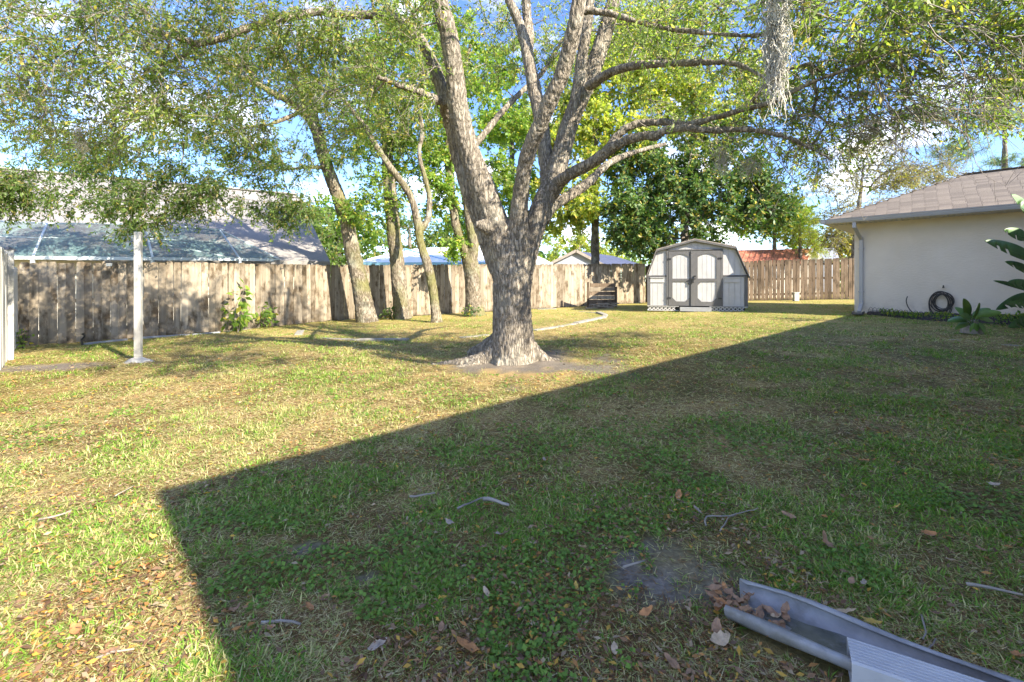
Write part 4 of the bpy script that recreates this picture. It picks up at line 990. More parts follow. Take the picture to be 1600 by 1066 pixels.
# ------------------------------------------------------------------ spanish moss
def moss(px, py, d, length, width, n, label):
    top_ = P(px, py, d); root = None
    P0 = []; P1 = []
    for i in range(n):
        p = np.array(top_)+np.array([rng.normal()*width*.35, rng.normal()*width*.35, rng.uniform(-.5, .05)*length])
        L = length*rng.uniform(.15, .5); k = 7; dirx = rng.normal(size=3)*.5
        for j in range(k):
            taper = 1-.6*max(0, (top_.z-p[2])/length)
            step = np.array([rng.normal()*.022, rng.normal()*.022, -L/k*rng.uniform(.4, 1.3)]); step[:2] += (np.array(top_)[:2]-p[:2])*.08
            q_ = p+step; P0.append(p); P1.append(q_); p = q_
    P0 = np.array(P0); P1 = np.array(P1); V, Fq = seg_tubes(P0, P1, np.full(len(P0), .0030), np.full(len(P0), .0024), 3)
    tag(mesh_obj('spanish_moss', np_mesh('spanish_moss', V, Fq), M['moss']), label, 'moss')
moss(1212, -5, 3.6, 1.1, .058, 360, 'long grey clump of spanish moss hanging top right from the oak')
moss(1218, -60, 3.6, .9, .09, 200, 'upper thick part of grey spanish moss above the long hanging clump')
moss(1128, 228, 5.3, .42, .09, 90, 'short spanish moss clump hanging under the low right oak limb')
moss(1170, 250, 5.3, .30, .12, 60, 'thin spanish moss wisps right of the low oak limb clump')
moss(125, 195, 6.6, .55, .1, 90, 'pale spanish moss hanging in the upper left oak foliage')
moss(1360, 185, 4.8, .35, .08, 60, 'small spanish moss tuft in the right oak foliage above the eave')
# bare drooping twigs in the crown, upper left and right
def bare_twigs(px, py, d, n, L, spread, label, dirb):
    P0 = []; P1 = []; R0 = []
    c = np.array(P(px, py, d))
    for i in range(n):
        p = c+rng.normal(size=3)*np.array(spread); dv_ = unit((rng.normal(size=3)*.5+np.array(dirb))[None])[0]; k = 7; l_ = L*rng.uniform(.5, 1.2)/k
        for j in range(k):
            dv_ = unit((dv_+rng.normal(size=3)*.22+np.array([0, 0, -.07]))[None])[0]; q_ = p+dv_*l_; P0.append(p); P1.append(q_); R0.append(.0042*(1-j/k)+.0012)
            if rng.random() < .5:
                s_ = unit((dv_+rng.normal(size=3)*.7)[None])[0]*l_*1.6; P0.append(q_); P1.append(q_+s_); R0.append(.0016)
            p = q_
    P0 = np.array(P0); P1 = np.array(P1); R0 = np.array(R0); V, Fq = seg_tubes(P0, P1, R0, R0*.85, 3)
    o = mesh_obj('bare_twigs', np_mesh('bare_twigs', V, Fq), M['brownshade'], oak); tag(o, kind='stuff'); return o
bare_twigs(130, 60, 5.6, 90, .8, (.6, .5, .35), '', (.1, 0, -.8))
bare_twigs(40, 120, 5.8, 50, .8, (.4, .5, .35), '', (-.3, 0, -.8))
bare_twigs(1300, 195, 4.9, 120, .75, (.5, .5, .18), '', (.8, -.1, -.3))
bare_twigs(1220, 185, 5.2, 80, .7, (.5, .5, .2), '', (.7, -.1, -.4))
bare_twigs(1430, 150, 4.4, 80, .7, (.5, .4, .2), '', (.9, -.1, -.05))
bare_twigs(1480, 90, 4.0, 60, .8, (.4, .4, .2), '', (.9, -.1, .1))
bare_twigs(1380, 50, 4.0, 60, .8, (.4, .4, .2), '', (.9, -.1, .2))

# ------------------------------------------------------------------ shrubs and bed by the house
def shrub(name, label, base, h, r, n, kind, ll, lw, droop=.2, stems=5, gmat='leaf', cat='shrub'):
    root = thing(name, base, label, cat); P0 = []; P1 = []; tips = []
    for i in range(stems):
        p = np.array(base); dv_ = unit(np.array([[rng.normal()*r*.6, rng.normal()*r*.6, h]]))[0]; k = 5
        for j in range(k):
            dv_ = unit((dv_+rng.normal(size=3)*.15)[None])[0]; q_ = p+dv_*h/k; P0.append(p); P1.append(q_); p = q_
            if j > 0: tips.append(p)
    V, Fq = seg_tubes(np.array(P0), np.array(P1), np.full(len(P0), .008), np.full(len(P0), .006), 5)
    mesh_obj('stem', np_mesh('stem', V, Fq), M['darkbark'], root)
    tips = np.array(tips); tv, lv = sprays(tips, np.array(base), max(1, n//len(tips)), 5, r*.55, ll, lw, kind, droop=droop, twig_r=.003)
    tag(mesh_obj('twigs', np_mesh('twigs', tv[0], tv[1]), M['darkbark'], root), kind='stuff'); mesh_obj('foliage', np_mesh('foliage', *lv), M[gmat], root)
shrub('sapling', 'bright green big-leaved sapling against the left fence', G(372, 520), 1.25, .5, 150, 'bright', .19, .10, .9, 3)
shrub('shrub', 'low leafy green bush right of the sapling at the left fence', G(402, 514), .65, .6, 220, 'bright', .15, .08, .5, 4)
shrub('ivy', 'dark ivy clump at the foot of the forked tree', G(739, 494), .35, .5, 260, 'dark', .08, .06)
shrub('ivy', 'small weeds at the foot of the second back tree', G(612, 500), .35, .4, 160, 'dark', .08, .06)
shrub('weeds', 'small weeds growing where white and wooden fences meet', G(36, 545), .3, .25, 60, 'bright', .07, .05)

def paddle(mb, base, tip, w, droop=.15, n=7, split=(), side=None):
    base = Vector(base); tip = Vector(tip); ax = (tip-base); L = ax.length; ax.normalize()
    s = ax.cross(Vector((random.uniform(-.5, .5), -1, random.uniform(.1, .9)))) if side is None else Vector(side); s = (s-ax*s.dot(ax)).normalized(); nn = s.cross(ax)
    st = len(mb.v)
    for i in range(n+1):
        t = i/n; c = base+ax*L*t+Vector((0, 0, -droop*L*t*t)); ww = w*.5*(sin(pi*min(1, t**.75*.97+.03))**.6)*(1 if i < n else .02)
        lift = nn*ww*.35
        mb.v += [tuple(c-s*ww+lift), tuple(c), tuple(c+s*ww+lift)]
    for i in range(n):
        a = st+i*3
        if i not in split: mb.f += [(a, a+1, a+4, a+3)]
        mb.f += [(a+1, a+2, a+5, a+4)]
def leafy(name, label, base, leaves, matn, stemr=.012, cat='plant'):
    root = thing(name, base, label, cat)
    for (b_, t_, w_, dr, side) in leaves:
        mb = MB(); paddle(mb, b_, t_, w_, dr, 16, (random.randint(5, 8), random.randint(9, 13)) if w_ > .15 else (), side); o = mb.build('leaf', M[matn], root, smooth=True)
        so_ = o.modifiers.new('t', 'SOLIDIFY'); so_.thickness = .003
        mb = MB(); mid = (Vector(base)*.6+Vector(b_)*.4)+Vector((0, 0, .05)); mb.tube([base, mid, b_, Vector(b_).lerp(Vector(t_), .5)+Vector((0,0,-dr*.25*(Vector(t_)-Vector(b_)).length-.006))], [stemr, stemr*.8, stemr*.6, stemr*.3], 6); mb.build('stalk', M[matn], root, smooth=True)
    return root
M['bigleaf'] = plain('big_leaf', (.045,.11,.022), .5, var=.4, scale=4, bmp=.1)
M['bigleaf2'] = plain('pale_big_leaf', (.12,.22,.045), .4, var=.35, scale=5, bmp=.1)
bop = P(1625, 520, 8.8); bop.z = gz(bop.x)+.03; DB = 8.8
lv_ = [(P(1600, 372, 8.6), P(1568, 357, 8.5), .22, .05, (0,0,1)), (P(1612, 405, 8.5), P(1538, 374, 8.4), .26, .02, (.1,.2,1)), (P(1615, 430, 8.6), P(1570, 406, 8.5), .2, .05, (0,.3,1)), (P(1612, 455, 8.6), P(1552, 435, 8.5), .1, .05, (0,.2,1)),
       (P(1612, 452, 8.4), P(1574, 436, 8.3), .22, .1, (0,.3,1)), (P(1612, 462, 8.5), P(1556, 476, 8.4), .2, .12, (0,.4,1)), (P(1618, 350, 8.8), P(1580, 300, 8.8), .28, .05, (.8,.2,.3)), (P(1640, 330, 8.8), P(1660, 250, 8.8), .3, .1, (1,0,0)),
       (P(1640, 440, 8.6), P(1690, 390, 8.6), .3, .1, (0,.3,1)), (P(1612, 480, 8.4), P(1570, 470, 8.3), .16, .1, (0,.4,1)), (P(1618, 500, 8.5), P(1575, 505, 8.3), .2, .1, (0,.5,1)), (P(1605, 335, 8.7), P(1596, 322, 8.6), .15, .1, (0,.5,1))]
leafy('bird_of_paradise', 'tall paddle-leaved tropical plant at the right edge before the stucco wall', bop, lv_, 'bigleaf', .02)
mb = MB(); mb.bar(P(1568, 442, 8.3), P(1580, 447, 8.3), .03, .03); 
# lily clump
lb = P(1520, 522, 7.85); lb.z = gz(lb.x)+.03
L9 = 7.75
ll_ = [((1515, 498), (1492, 478), .10), ((1512, 495), (1505, 462), .11), ((1520, 495), (1548, 480), .10), ((1528, 492), (1565, 486), .09), ((1510, 500), (1480, 498), .09), ((1516, 500), (1500, 488), .1), ((1524, 505), (1518, 522), .09), ((1530, 505), (1538, 520), .08), ((1520, 498), (1530, 470), .09), ((1512, 505), (1492, 512), .07), ((1530, 498), (1552, 500), .08)]
leafy('lily_plant', 'broad-leaved green lily clump in the bed beside the coiled hose', lb, [(P(*a, L9), P(*b, L9-.1+random.uniform(-.2, .2)), w_*1.35, .08, None) for a, b, w_ in ll_], 'bigleaf2', .01)
shrub('shrub', 'low dark shrub at the right edge under the tropical plant', P(1595, 525, 8.9)-Vector((0,0,.1)), .45, .5, 420, 'dark', .09, .05)
mb = MB(); c = lb+Vector((0,.02,.1)); mb.tube([c+Vector((0,0,-.1)), c+Vector((0,0,.02)), c+Vector((0,0,.12))], [.15, .13, .08], 9); tag(mb.build('root_clump', M['brownshade']), 'brown woody stump under the lily clump', 'stump')
# mulch bed sheet
wallb = lambda v, o: H(UB+ov-o, v)
mb = MB(); pts = [wallb(VE-ov-.4, .02), wallb(VE-ov-.5, .55), wallb(2.6, .95), wallb(1.0, 1.1), wallb(-1.0, 1.3), wallb(-1.0, .02)]
grid = MB(); nu, nv = 14, 60; 
vsx = np.linspace(VE-ov-.35, -1.2, nv+1)
for i in range(nv+1):
    wdt = np.interp(-vsx[i], [-(VE-ov-.35), -2.6, 1.2], [.5, 2.1, 3.3])+.08*(random.random()-.5)
    for j in range(nu+1):
        p = wallb(vsx[i], .0+wdt*j/nu); edge = sin(pi*min(1, (nu-j)/3)/2) if j > nu-3 else 1
        grid.v.append((p.x, p.y, gz(p.x)-.02+.065*edge+random.random()*.02*edge))
for i in range(nv):
    for j in range(nu): a = i*(nu+1)+j; grid.f.append((a, a+1, a+nu+2, a+nu+1))
M['mulch'] = plain('dark_mulch', (.045,.034,.028), .95, var=.6, scale=30, bmp=.8)
tag(grid.build('planting_bed', M['mulch'], smooth=False), kind='structure')
# groundcover in bed
n = 6500; vv = rng.uniform(-.4, VE-ov-.4, n); oo = rng.uniform(.1, .95, n)*np.interp(-vv, [-(VE-ov-.35), -2.6, 1.2], [.5, 2.1, 3.3])
pp = np.array([list(wallb(a, b)) for a, b in zip(vv, oo)]); pp[:, 2] = gzn(pp[:, 0])+rng.uniform(.03, .11, n)
keep = fbm(vv*2+9, oo*3+4, 3) > .53; pp = pp[keep]; n = len(pp)
tag(mesh_obj('ground_cover', np_mesh('ground_cover', *leaf_arrays(pp, unit(rng.normal(size=(n, 3))+np.array([0,0,.6])), rng.uniform(.05, .1, n), rng.uniform(.02, .04, n), pal('bright', n))), M['leaf']), 'low green ground cover in the bed along the stucco wall', 'ground cover', kind='stuff')
# low wire edging: hoops
wr = thing('wire_edging', wallb(3, .6), 'low black wire border fence along the planting bed', 'border fence')
for i in range(42):
    v = 3.9-i*.1; o_ = np.interp(-v, [-(VE-ov-.35), -2.6, 1.2], [.5, 2.1, 3.3]); p = wallb(v, o_+.02); z = gz(p.x)
    mb = MB(); pts = [p+V_*(.06*cos(pi*t/8))+Vector((0, 0, z+(.21*sin(pi*t/8) if 0 < t < 8 else 0))) for t in range(9)]
    mb.tube(pts, .0045, 4, False); mb.build('hoop', M['wire'], wr)
mb = MB(); mb.tube([wallb(3.95-i*.25, np.interp(-(3.95-i*.25), [-(VE-ov-.35), -2.6, 1.2], [.5, 2.1, 3.3])+.02)+Vector((0, 0, gz(10)+.12)) for i in range(18)], .004, 4); mb.build('wire', M['wire'], wr)

# hose coil on the wall
hc = H(UB+ov-.16, 0); 
def wallpt(px, py, o=.10):     # intersect pixel ray with wall plane
    w0 = H(UB+ov-o, 0); n_ = U; d_ = Vector(((px-800)/F, 1, (HY-py)/F)); t = w0.dot(n_)/d_.dot(n_); p = d_*t; return Vector((p.x, p.y, CH+p.z))
cc = wallpt(1470, 470, .1)
hs = thing('garden_hose', Vector((cc.x, cc.y, gz(cc.x))), 'dark coiled garden hose hanging on the stucco wall', 'hose')
mb = MB()
for k in range(12):
    r = .14+.018*(k % 5)+random.uniform(-.01, .015); dx = random.uniform(-.05, .05); sagz = random.uniform(0, .24); oo_ = -.05+.018*(k//2); pts = []
    for i in range(33):
        a = 2*pi*i/32; zz_ = r*sin(a)*1.12
        pts.append(cc - V_*(r*cos(a)*(1+.05*k % .1)+dx) + Vector((0, 0, zz_-sagz*(.5-.5*sin(a)))) - U*oo_)
    mb.tube(pts, .0095, 6, False)
mb.build('coil', M['hose'], hs, smooth=True)
t0 = [wallpt(1460, 492, .12), wallpt(1448, 488, .15), wallpt(1438, 493, .16), wallpt(1427, 489, .14), wallpt(1419, 480, .12), wallpt(1416, 470, .1), wallpt(1418, 463, .1)]
mb = MB(); mb.tube([Vector(q_[:3]) for q_ in catmull(np.array([list(p)+[0] for p in t0]), .04)], .011, 6); mb.build('loose_end', M['hose'], hs, smooth=True)
mb = MB(); p = wallpt(1474, 449, .1); mb.tube([p+U*.1, p-U*.06], .02, 8); mb.tube([p+Vector((0,0,.0)), p+Vector((0,0,.05))], .014, 8); mb.build('faucet', M['steel'], hs)

# ------------------------------------------------------------------ downspout pieces lying in the foreground
def channel(a, b, w, h, name, label, mat, th=.004):
    pass
M['plastic'] = plain('grey_vinyl', (.27,.265,.26), .45, var=.25, scale=14, bmp=.12, dirt=(.12,.11,.08))
tr = thing('gutter_trough', G(1240, 1000), 'open grey gutter trough lying in the grass with wet leaves in its mouth', 'gutter')
A = Vector((.735, 1.52, 0)); dr_ = Vector((cos(R(-41)), sin(R(-41)), 0)); sd_ = Vector((-dr_.y, dr_.x, 0))
A.z = gz(A.x)
prof = [(-.070, .050), (-.082, .056), (-.092, .046), (-.086, .020), (-.070, .005), (-.035, .003), (0, .002), (.035, .003), (.070, .005), (.086, .024), (.092, .056), (.084, .068), (.072, .062)]
mb = MB(); npf = len(prof); ts = np.linspace(0, .92, 14)
for i, t in enumerate(ts):
    for j, (x, z) in enumerate(prof):
        fx_ = max(0, .16-t)/.16
        tt = t + (.02 if j in (0, npf-1) and i == 0 else 0) + (0.03*(1-min(1, abs(x)/.09)) if i == 0 else 0)
        zz_ = z*(1-.12*fx_*(1 if z > .03 else 0)) + .004*sin(t*14+j)
        p = A+dr_*tt+sd_*x*(1+.05*sin(t*9)); mb.v.append((p.x, p.y, A.z+.012+zz_+.010*t))
for i in range(len(ts)-1):
    for j in range(npf-1): a_ = i*npf+j; mb.f.append((a_, a_+1, a_+npf+1, a_+npf))
o = mb.build('trough', M['plastic'], tr, smooth=True); sed = MB()
for i, t in enumerate(np.linspace(.10, .88, 16)):
    for x in (-.074, -.03, .03, .074):
        p = A+dr_*t+sd_*(x*min(1, .35+t*2)+.004*sin(i*2.1)); sed.v.append((p.x, p.y, A.z+.012+.011+.010*t))
for i in range(15):
    for j in range(3): a_ = i*4+j; sed.f.append((a_, a_+1, a_+5, a_+4))
M['silt'] = plain('wet_silt', (.115,.115,.085), .22, var=.45, scale=16, bmp=.15, dirt=(.22,.23,.24)); tag(sed.build('silt', M['silt'], tr), 'thin wet silt film on the trough floor'); s_ = o.modifiers.new('t', 'SOLIDIFY'); s_.thickness = .006
dp = thing('downspout_piece', G(1450, 1060), 'ribbed pale grey downspout length resting in the trough, bottom right corner', 'downspout')
M['vinyl'] = plain('pale_vinyl', (.42,.415,.41), .4, var=.08, scale=10, bmp=.06, dirt=(.32,.32,.33))
T0 = Vector((.915, 1.235, gz(1)+.052)); td = Vector((cos(R(-30.5)), sin(R(-30.5)), 0)); ts_ = Vector((-td.y, td.x, 0))
prof = []
nr = 7
for i in range(nr*4+1):
    u_ = -.045+.090*i/(nr*4); prof.append((u_, .044-(.0035 if i % 4 == 2 else 0)))
prof += [(.051, .040), (.051, -.026), (.045, -.032)]+[(.045-.090*i/8, -.032) for i in range(1, 9)]+[(-.051, -.026), (-.051, .040)]
mb = MB(); rows = [0, .003]+[.15*k for k in range(1, 7)]; mp_ = len(prof)
for t in rows:
    for (x, z) in prof: p = T0+td*t+ts_*x; mb.v.append((p.x, p.y, p.z+z-.0*t))
for i in range(len(rows)-1):
    for j in range(mp_): mb.f.append((i*mp_+j, (i+1)*mp_+j, (i+1)*mp_+(j+1) % mp_, i*mp_+(j+1) % mp_))
o = mb.build('pipe', M['vinyl'], dp); s_ = o.modifiers.new('t', 'SOLIDIFY'); s_.thickness = .003; s_.offset = -1

# ------------------------------------------------------------------ grass
def in_obj(x, y):
    rel = np.stack([x-A_tr[0], y-A_tr[1]], 1); u_ = rel@np.array([dr_.x, dr_.y]); v_ = rel@np.array([sd_.x, sd_.y])
    m = (u_ > .03) & (u_ < 1.1) & (np.abs(v_) < .105)
    rel = np.stack([x-T0.x, y-T0.y], 1); u_ = rel@np.array([td.x, td.y]); v_ = rel@np.array([ts_.x, ts_.y])
    return m | ((u_ > 0) & (u_ < 1.2) & (np.abs(v_) < .075))
A_tr = (.735, 1.52)

def left_of(x, y, a, b): return (b[0]-a[0])*(y-a[1])-(b[1]-a[1])*(x-a[0]) > 0
def inside(x, d):
    k_ = ~in_obj(x, d) & (np.hypot(x-oak_base.x, d-oak_base.y) > .42)
    uu = (x-E2.x)*U.x+(d-E2.y)*U.y; vv_ = (x-E2.x)*V_.x+(d-E2.y)*V_.y
    k_ &= ~((uu > UB+ov-np.interp(-vv_, [-(VE-ov-.35), -2.6, 1.2], [.5, 2.1, 3.3])) & (vv_ < VE-ov-.1))
    for a_, b_ in zip(F1[:-1], F1[1:]): k_ &= ~(left_of(x, d, a_, b_) & (x > a_[0]-2) & (x < b_[0]))
    return k_ & ~(left_of(x, d, (-5.75, 15), (6.2, 21.2)) & (x > -5.75))
def gzl(x, d): return gzn(x)+(fbm(x*1.2, d*1.2, 3)-.5)*.05
def blades(x, d, z, az, tilt, ln, wd, col, near):
    dh = np.stack([np.cos(az), np.sin(az), 0*az], 1); sdv = np.stack([-np.sin(az), np.cos(az), 0*az], 1); up = np.array([0, 0, 1.0])
    b0_ = np.stack([x, d, z], 1); a1 = (tilt*.75)[:, None]; a2 = np.minimum(tilt*1.35, 1.9)[:, None]
    m0 = b0_+(dh*np.sin(a1)+up*np.cos(a1))*(ln*.5)[:, None]; e0_ = m0+(dh*np.sin(a2)+up*np.cos(a2))*(ln*.5)[:, None]; hw = (wd*.5)[:, None]*sdv
    fr = ~near; kn = int(near.sum()); kf = len(x)-kn
    V = np.concatenate([np.stack([b0_-hw*.8, b0_+hw*.8, m0+hw, m0-hw, e0_], 1)[near].reshape(-1, 3), np.stack([b0_-hw*1.2, b0_+hw*1.2, e0_], 1)[fr].reshape(-1, 3)])
    bi = np.arange(kn)*5; bf = kn*5+np.arange(kf)*3
    Fq = np.stack([bi, bi+1, bi+2, bi+3], 1); Ft = np.concatenate([np.stack([bi+3, bi+2, bi+4], 1), np.stack([bf, bf+1, bf+2], 1)])
    C4 = np.concatenate([col, np.ones((len(x), 1))], 1)
    return V, Fq, np.concatenate([np.repeat(C4[near], 5, 0), np.repeat(C4[fr], 3, 0)]), Ft
def lerpc(a, b, t): return np.array([a])+(np.array([b])-np.array([a]))*t
# green tufts
NT = 100000
td_ = np.exp(rng.uniform(math.log(1.0), math.log(19.0), NT)); tx = rng.uniform(-1.22, 1.22, NT)*td_
cl = fbm(tx*3.1+3, td_*3.1+8, 3); cl2 = fbm(tx*.9+31, td_*.9+8, 2); dry, bare, n2, n3 = lawn_cols(tx, td_)
gp = np.clip(.45+.12*np.clip(td_/6-.5, 0, 1)+(cl-.5)*3.4+(cl2-.5)*1.6-dry*.28, .04, 1)*(1-bare)
k = (rng.random(NT) < gp) & inside(tx, td_)
tx, td_, cl, dry = tx[k], td_[k], cl[k], dry[k]; nb_ = 8
sc_ = np.clip(td_/2.0, .9, 3.4)
X_ = np.repeat(tx, nb_); D_ = np.repeat(td_, nb_); S_ = np.repeat(sc_, nb_); dr2 = np.repeat(dry, nb_); cl_ = np.repeat(cl, nb_); N = len(X_)
az = rng.uniform(0, 2*pi, N); off = rng.random(N)*.016*S_
x = X_+np.cos(az)*off; d = D_+np.sin(az)*off
tilt = rng.uniform(.55, 1.6, N); ln = (.026+.030*rng.random(N)**1.3)*S_**.28*(.75+.5*cl_); wd = (.0028+.0026*rng.random(N))*S_**.78
t = rng.random((N, 1)); tb = np.repeat(rng.random(len(tx)), nb_)[:, None]
col = lerpc((.055,.15,.012), (.25,.41,.045), t*.55+tb*.45)
yl = (rng.random(N) < .10+.45*dr2)[:, None]; col = np.where(yl, lerpc((.32,.29,.10), (.58,.53,.24), t), col)
G1 = blades(x, d, gzl(x, d)-.006, az, tilt, ln, wd, col, d < 3.6)
# flat dead thatch
N = 400000
d = np.exp(rng.uniform(math.log(1.0), math.log(19.0), N)); x = rng.uniform(-1.22, 1.22, N)*d
dry, bare, n2, n3 = lawn_cols(x, d); k = (rng.random(N) < (.72+.2*dry)*(1-bare*.86)) & inside(x, d); x, d, dry = x[k], d[k], dry[k]; N = len(x)
S_ = np.clip(d/2.0, .9, 3.4); t = rng.random((N, 1)); r_ = rng.random(N)
col = lerpc((.30,.22,.11), (.70,.59,.34), t); col = np.where((r_ < .60-.48*dry)[:, None], lerpc((.11,.055,.022), (.32,.175,.075), t), col); col = np.where((r_ > .72)[:, None], lerpc((.30,.32,.09), (.54,.52,.22), t), col)  # browner thatch of the house-shaded side put into the blade colours
G2 = blades(x, d, gzl(x, d)+rng.uniform(.001, .014, N)*S_**.5, rng.uniform(0, 2*pi, N), rng.uniform(1.25, 1.62, N), (.022+.04*rng.random(N))*S_**.45, (.0018+.0022*rng.random(N))*S_**.9, col, d < 0)
o0 = len(G1[0]); V = np.concatenate([G1[0], G2[0]]); C = np.concatenate([G1[2], G2[2]]); Ft = np.concatenate([G1[3], G2[3]+o0]); Fq = G1[1]
go = mesh_obj('grass', np_mesh('grass', V, Fq, C, Ft), M['grass']); tag(go, 'patchy short lawn grass of green tufts and straw-coloured thatch', 'grass', kind='stuff')

# weeds: small broad leaves in patches
N = 60000; d = np.exp(rng.uniform(math.log(1.0), math.log(7), N)); x = rng.uniform(-1.2, 1.2, N)*d
m = (fbm(x*2.3+77, d*2.3+21, 3) > .64) & ~in_obj(x, d) & (lawn_cols(x, d)[1] < .5); x, d = x[m], d[m]; N = len(x)
pos = np.stack([x, d, gzn(x)+(fbm(x*1.2, d*1.2, 3)-.5)*.05+rng.uniform(.005, .035, N)], 1)
t = rng.random((N, 1)); cw = np.array([[.075, .15, .02]])*(1-t)+np.array([[.19, .31, .05]])*t
az = rng.uniform(0, 2*pi, N)
s = rng.uniform(.014, .026, N)*np.clip(d/2, .8, 2)**.5
tag(mesh_obj('weeds', np_mesh('weeds', *leaf_arrays(pos, np.stack([np.cos(az), np.sin(az), rng.uniform(-.1, .6, N)], 1), s, s*.75, cw, flat=1)), M['grass']), 'patches of small broad-leaved weeds in the lawn', 'weeds', kind='stuff')

# fallen leaves: fine litter
N = 60000; d = np.exp(rng.uniform(math.log(1.0), math.log(19), N)); x = rng.uniform(-1.2, 1.2, N)*d
lc = fbm(x*1.4+7, d*1.4+2, 3); m = (rng.random(N) < np.clip(.45+(lc-.5)*3.5, .12, 1)) & ~in_obj(x, d) & (lawn_cols(x, d)[1] < .6+.4*rng.random(N)*(d > 4))
x, d = x[m], d[m]
m = ~(left_of(x, d, (-5.75, 15), (6.2, 21.2)) & (x > -5.75)); x, d = x[m], d[m]; N = len(x)
pos = np.stack([x, d, gzn(x)+(fbm(x*1.2, d*1.2, 3)-.5)*.05+rng.uniform(.01, .03, N)], 1); az = rng.uniform(0, 2*pi, N)
cols = np.array([[.27,.15,.07], [.42,.20,.06], [.20,.12,.07], [.38,.28,.17], [.50,.30,.05], [.14,.075,.04], [.26,.16,.09]])[rng.integers(0, 7, N)]*rng.uniform(.7, 1.15, (N, 1))
s = .010+.026*rng.random(N)**1.6*np.clip(d/2.0, .8, 3)**.42
tag(mesh_obj('leaf_litter', np_mesh('leaf_litter', *leaf_arrays(pos, np.stack([np.cos(az), np.sin(az), rng.uniform(-.35, .35, N)], 1), s, s*.42, cols, flat=.8)), M['dead']), 'small dry leaves and thatch scattered through the lawn', 'leaf litter', kind='stuff')

# larger single leaves
def leafmesh(w, curl, seed):
    r_ = random.Random(seed); mb = MB(); n = 7
    for i in range(n+1):
        t = i/n; ww = w*(sin(pi*(t*.94+.03))**.8)*(1+.12*r_.uniform(-1, 1)); z = curl*(t-.5)**2*1.6
        mb.v += [(t-.5, -ww*.5, z+.16*ww+curl*.2*r_.uniform(-1, 1)), (t-.5, .01*r_.uniform(-1, 1), z), (t-.5, ww*.5, z+.16*ww+curl*.2*r_.uniform(-1, 1))]
    for i in range(n):
        a_ = i*3; mb.f += [(a_, a_+1, a_+4, a_+3), (a_+1, a_+2, a_+5, a_+4)]
    return mb.mesh('fallen_leaf', True)
def drycol(nm, c): return plain(nm, c, .65, var=.35, scale=2.5, bmp=.2)
lm = []
for i, (c, nm) in enumerate([((.40,.18,.06), 'orange'), ((.30,.17,.09), 'brown'), ((.45,.33,.20), 'tan'), ((.50,.33,.06), 'yellow'), ((.34,.27,.20), 'pale')]):
    mt = drycol(nm+'_dry_leaf', c)
    for k_ in range(2): me = leafmesh(.42+.1*k_, .3+.25*k_, i*7+k_); me.materials.append(mt); lm.append((me, nm))
spots = [(730, 1016, .09, 0), (590, 1012, .06, 8), (484, 953, .05, 0), (622, 958, .05, 4), (505, 940, .05, 3), (910, 859, .07, 4), (786, 838, .07, 9), (762, 792, .06, 0), (1060, 777, .07, 0), (1090, 800, .05, 8), (1232, 808, .06, 2), (1290, 850, .08, 3),
         (1450, 838, .08, 0), (1472, 800, .04, 2), (1400, 795, .05, 6), (1590, 1030, .06, 0), (1530, 860, .05, 2), (1350, 915, .05, 8), (1330, 912, .05, 2), (1360, 975, .06, 6), (1322, 960, .06, 4), (250, 905, .05, 0), (232, 886, .06, 1), (120, 988, .07, 0),
         (172, 1022, .06, 2), (60, 857, .05, 0), (240, 842, .04, 7), (175, 892, .05, 0), (650, 900, .05, 2), (703, 820, .05, 9), (1140, 836, .05, 0), (1490, 880, .06, 4), (900, 920, .04, 6), (1020, 700, .06, 2), (1130, 700, .05, 0), (360, 960, .06, 3), (420, 985, .05, 2), (1180, 690, .06, 4), (1350, 722, .06, 0), (850, 720, .05, 8), (1555, 760, .06, 9), (1120, 985, .07, 2), (1125, 1005, .07, 5), (690, 985, .05, 2), (560, 1048, .06, 3), (960, 1020, .05, 4), (1010, 960, .05, 1), (1050, 1040, .06, 2), (840, 1040, .05, 0), (760, 930, .05, 4)]
marks = [('the bare soil patch', 1050, 890), ('the trough mouth', 1130, 935), ('the forked twig', 1140, 808), ('the lichened twig', 440, 972), ('the shadow corner', 255, 790), ('the pale straw twig', 180, 1022), ('the thick short stick', 775, 783), ('the greenish twig', 1550, 920), ('the downspout piece', 1440, 1010), ('the oak roots', 800, 590), ('the house corner', 1340, 500)]
info = []
for i, (px, py, s, ci) in enumerate(spots):
    nm = lm[ci][1]; mk = min(marks, key=lambda m: math.hypot(m[1]-px, (m[2]-py)*1.5)); dx, dy = px-mk[1], py-mk[2]
    side = ('left of' if dx < 0 else 'right of') if abs(dx) > abs(dy)*1.4 else ('beyond' if dy < 0 else 'in front of')
    info.append(['%s dry leaf lying %s %s' % (nm, side, mk[0]), py, i])
cnt_ = {}
for t in info: cnt_.setdefault(t[0], []).append(t)
for k_, v_ in cnt_.items():
    v_.sort(key=lambda t: -t[1])
    if len(v_) > 1:
        for j, t in enumerate(v_): t[0] = k_+', '+(['nearest', 'second nearest', 'third nearest', 'fourth nearest', 'fifth nearest', 'sixth nearest', 'seventh nearest'][j])+' to the viewer'
info.sort(key=lambda t: t[2])
for i, (px, py, s, ci) in enumerate(spots):
    me, nm = lm[ci]; p = G(px, py, .022); o = bpy.data.objects.new('fallen_leaf', me); COL.objects.link(o); o.location = p+Vector((0,0,.008)); o.scale = (s, s, s)
    o.rotation_euler = (R(random.uniform(-25, 25)), R(random.uniform(-25, 25)), random.uniform(0, 6.28))
    tag(o, info[i][0], 'leaf', 'dry leaves fallen on the lawn')
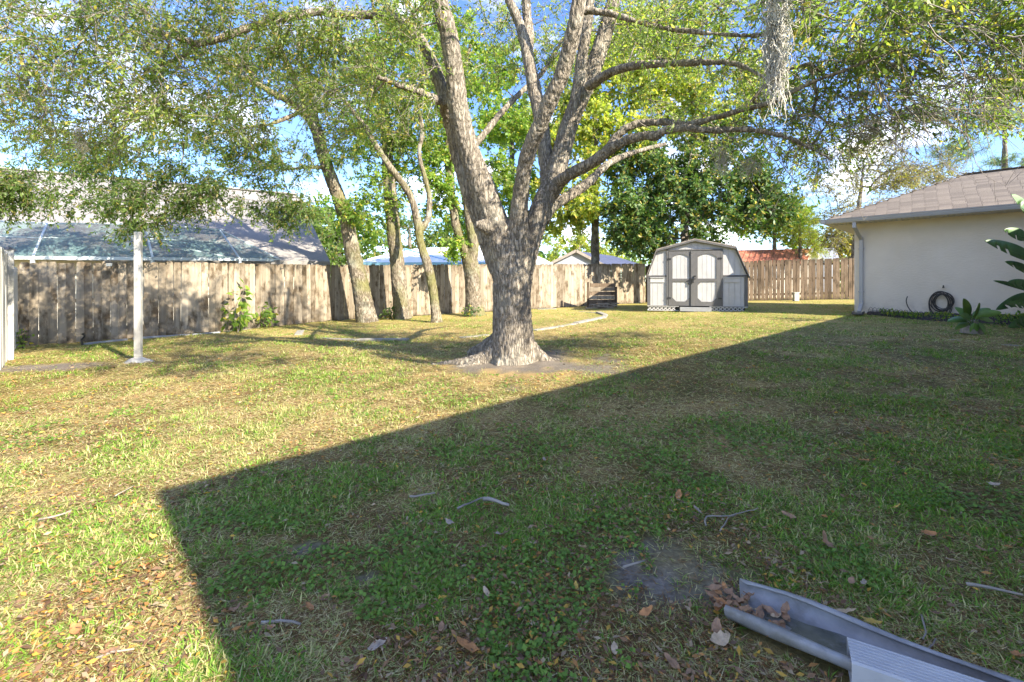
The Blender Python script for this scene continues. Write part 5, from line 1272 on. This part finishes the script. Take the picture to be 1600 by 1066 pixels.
# wet leaves in trough mouth
for i in range(46):
    me, nm = lm[random.choice([2, 3, 2, 3, 4, 0])]; o = bpy.data.objects.new('fallen_leaf', me); COL.objects.link(o)
    t = random.uniform(-.07, .15); o.location = A+dr_*t+sd_*random.uniform(-.07, .06)+Vector((0, 0, .022+random.random()*.03)); s = random.uniform(.035, .06); o.scale = (s, s, s)
    o.rotation_euler = (random.uniform(-.4, .4), random.uniform(-.4, .4), random.uniform(0, 6.28)); tag(o, 'brown leaf in the pile at the mouth of the gutter trough', 'leaf', 'leaves in the trough mouth')
# sticks
def stick(pts, r, label, mat='brownshade'):
    P3 = [G(x_, y_, .03) for x_, y_ in pts]; mb = MB(); q_ = catmull(np.array([list(p)+[0] for p in P3]), .03)
    mb.tube([Vector(v[:3])+Vector((0, 0, random.uniform(-.004, .004))) for v in q_], [r*(1-.5*i/len(q_)) for i in range(len(q_))], 6)
    tag(mb.build('twig', M[mat], smooth=True), label, 'twig')
M['palewood'] = plain('pale_twig', (.27,.235,.19), .9, var=.3, scale=15)
stick([(640, 776), (660, 774), (680, 771)], .006, 'short pale grey twig lying beyond the centre of the shaded lawn', 'palewood')
stick([(755, 779), (775, 782), (795, 790)], .011, 'thick short grey stick in the shaded lawn below the oak', 'palewood')
stick([(715, 795), (735, 785), (757, 778)], .006, 'thin twig joined to the thick short stick in the shaded lawn')
stick([(1103, 822), (1104, 808), (1140, 806), (1184, 795)], .004, 'forked thin twig behind the patch of bare soil', 'palewood')
stick([(1125, 830), (1140, 808), (1150, 805)], .003, 'tiny side twig beside the forked twig behind the bare soil', 'palewood')
stick([(974, 887), (990, 880), (1007, 875)], .005, 'curved pale twig at the left rim of the bare soil patch', 'palewood')
stick([(408, 973), (440, 970), (470, 976)], .006, 'pale lichened twig lying near the bottom left of the shade', 'palewood')
stick([(1440, 962), (1447, 990), (1442, 1000)], .003, 'bent dark thin twig just above the foreground downspout')
stick([(1510, 913), (1550, 920), (1598, 928)], .006, 'greenish twig near the right edge behind the downspout', 'palewood')
stick([(1420, 1018), (1450, 1015), (1462, 998)], .003, 'thin curved twig touching the upper edge of the downspout')
stick([(150, 1030), (175, 1020), (210, 1012)], .004, 'pale straw twig in the sunny lawn at bottom left', 'palewood')
stick([(60, 812), (85, 806), (112, 798)], .005, 'pale fallen twig in the sunny grass near the left edge', 'palewood')
stick([(180, 775), (210, 758)], .004, 'small twig in the sunny grass above the shadow corner', 'palewood')
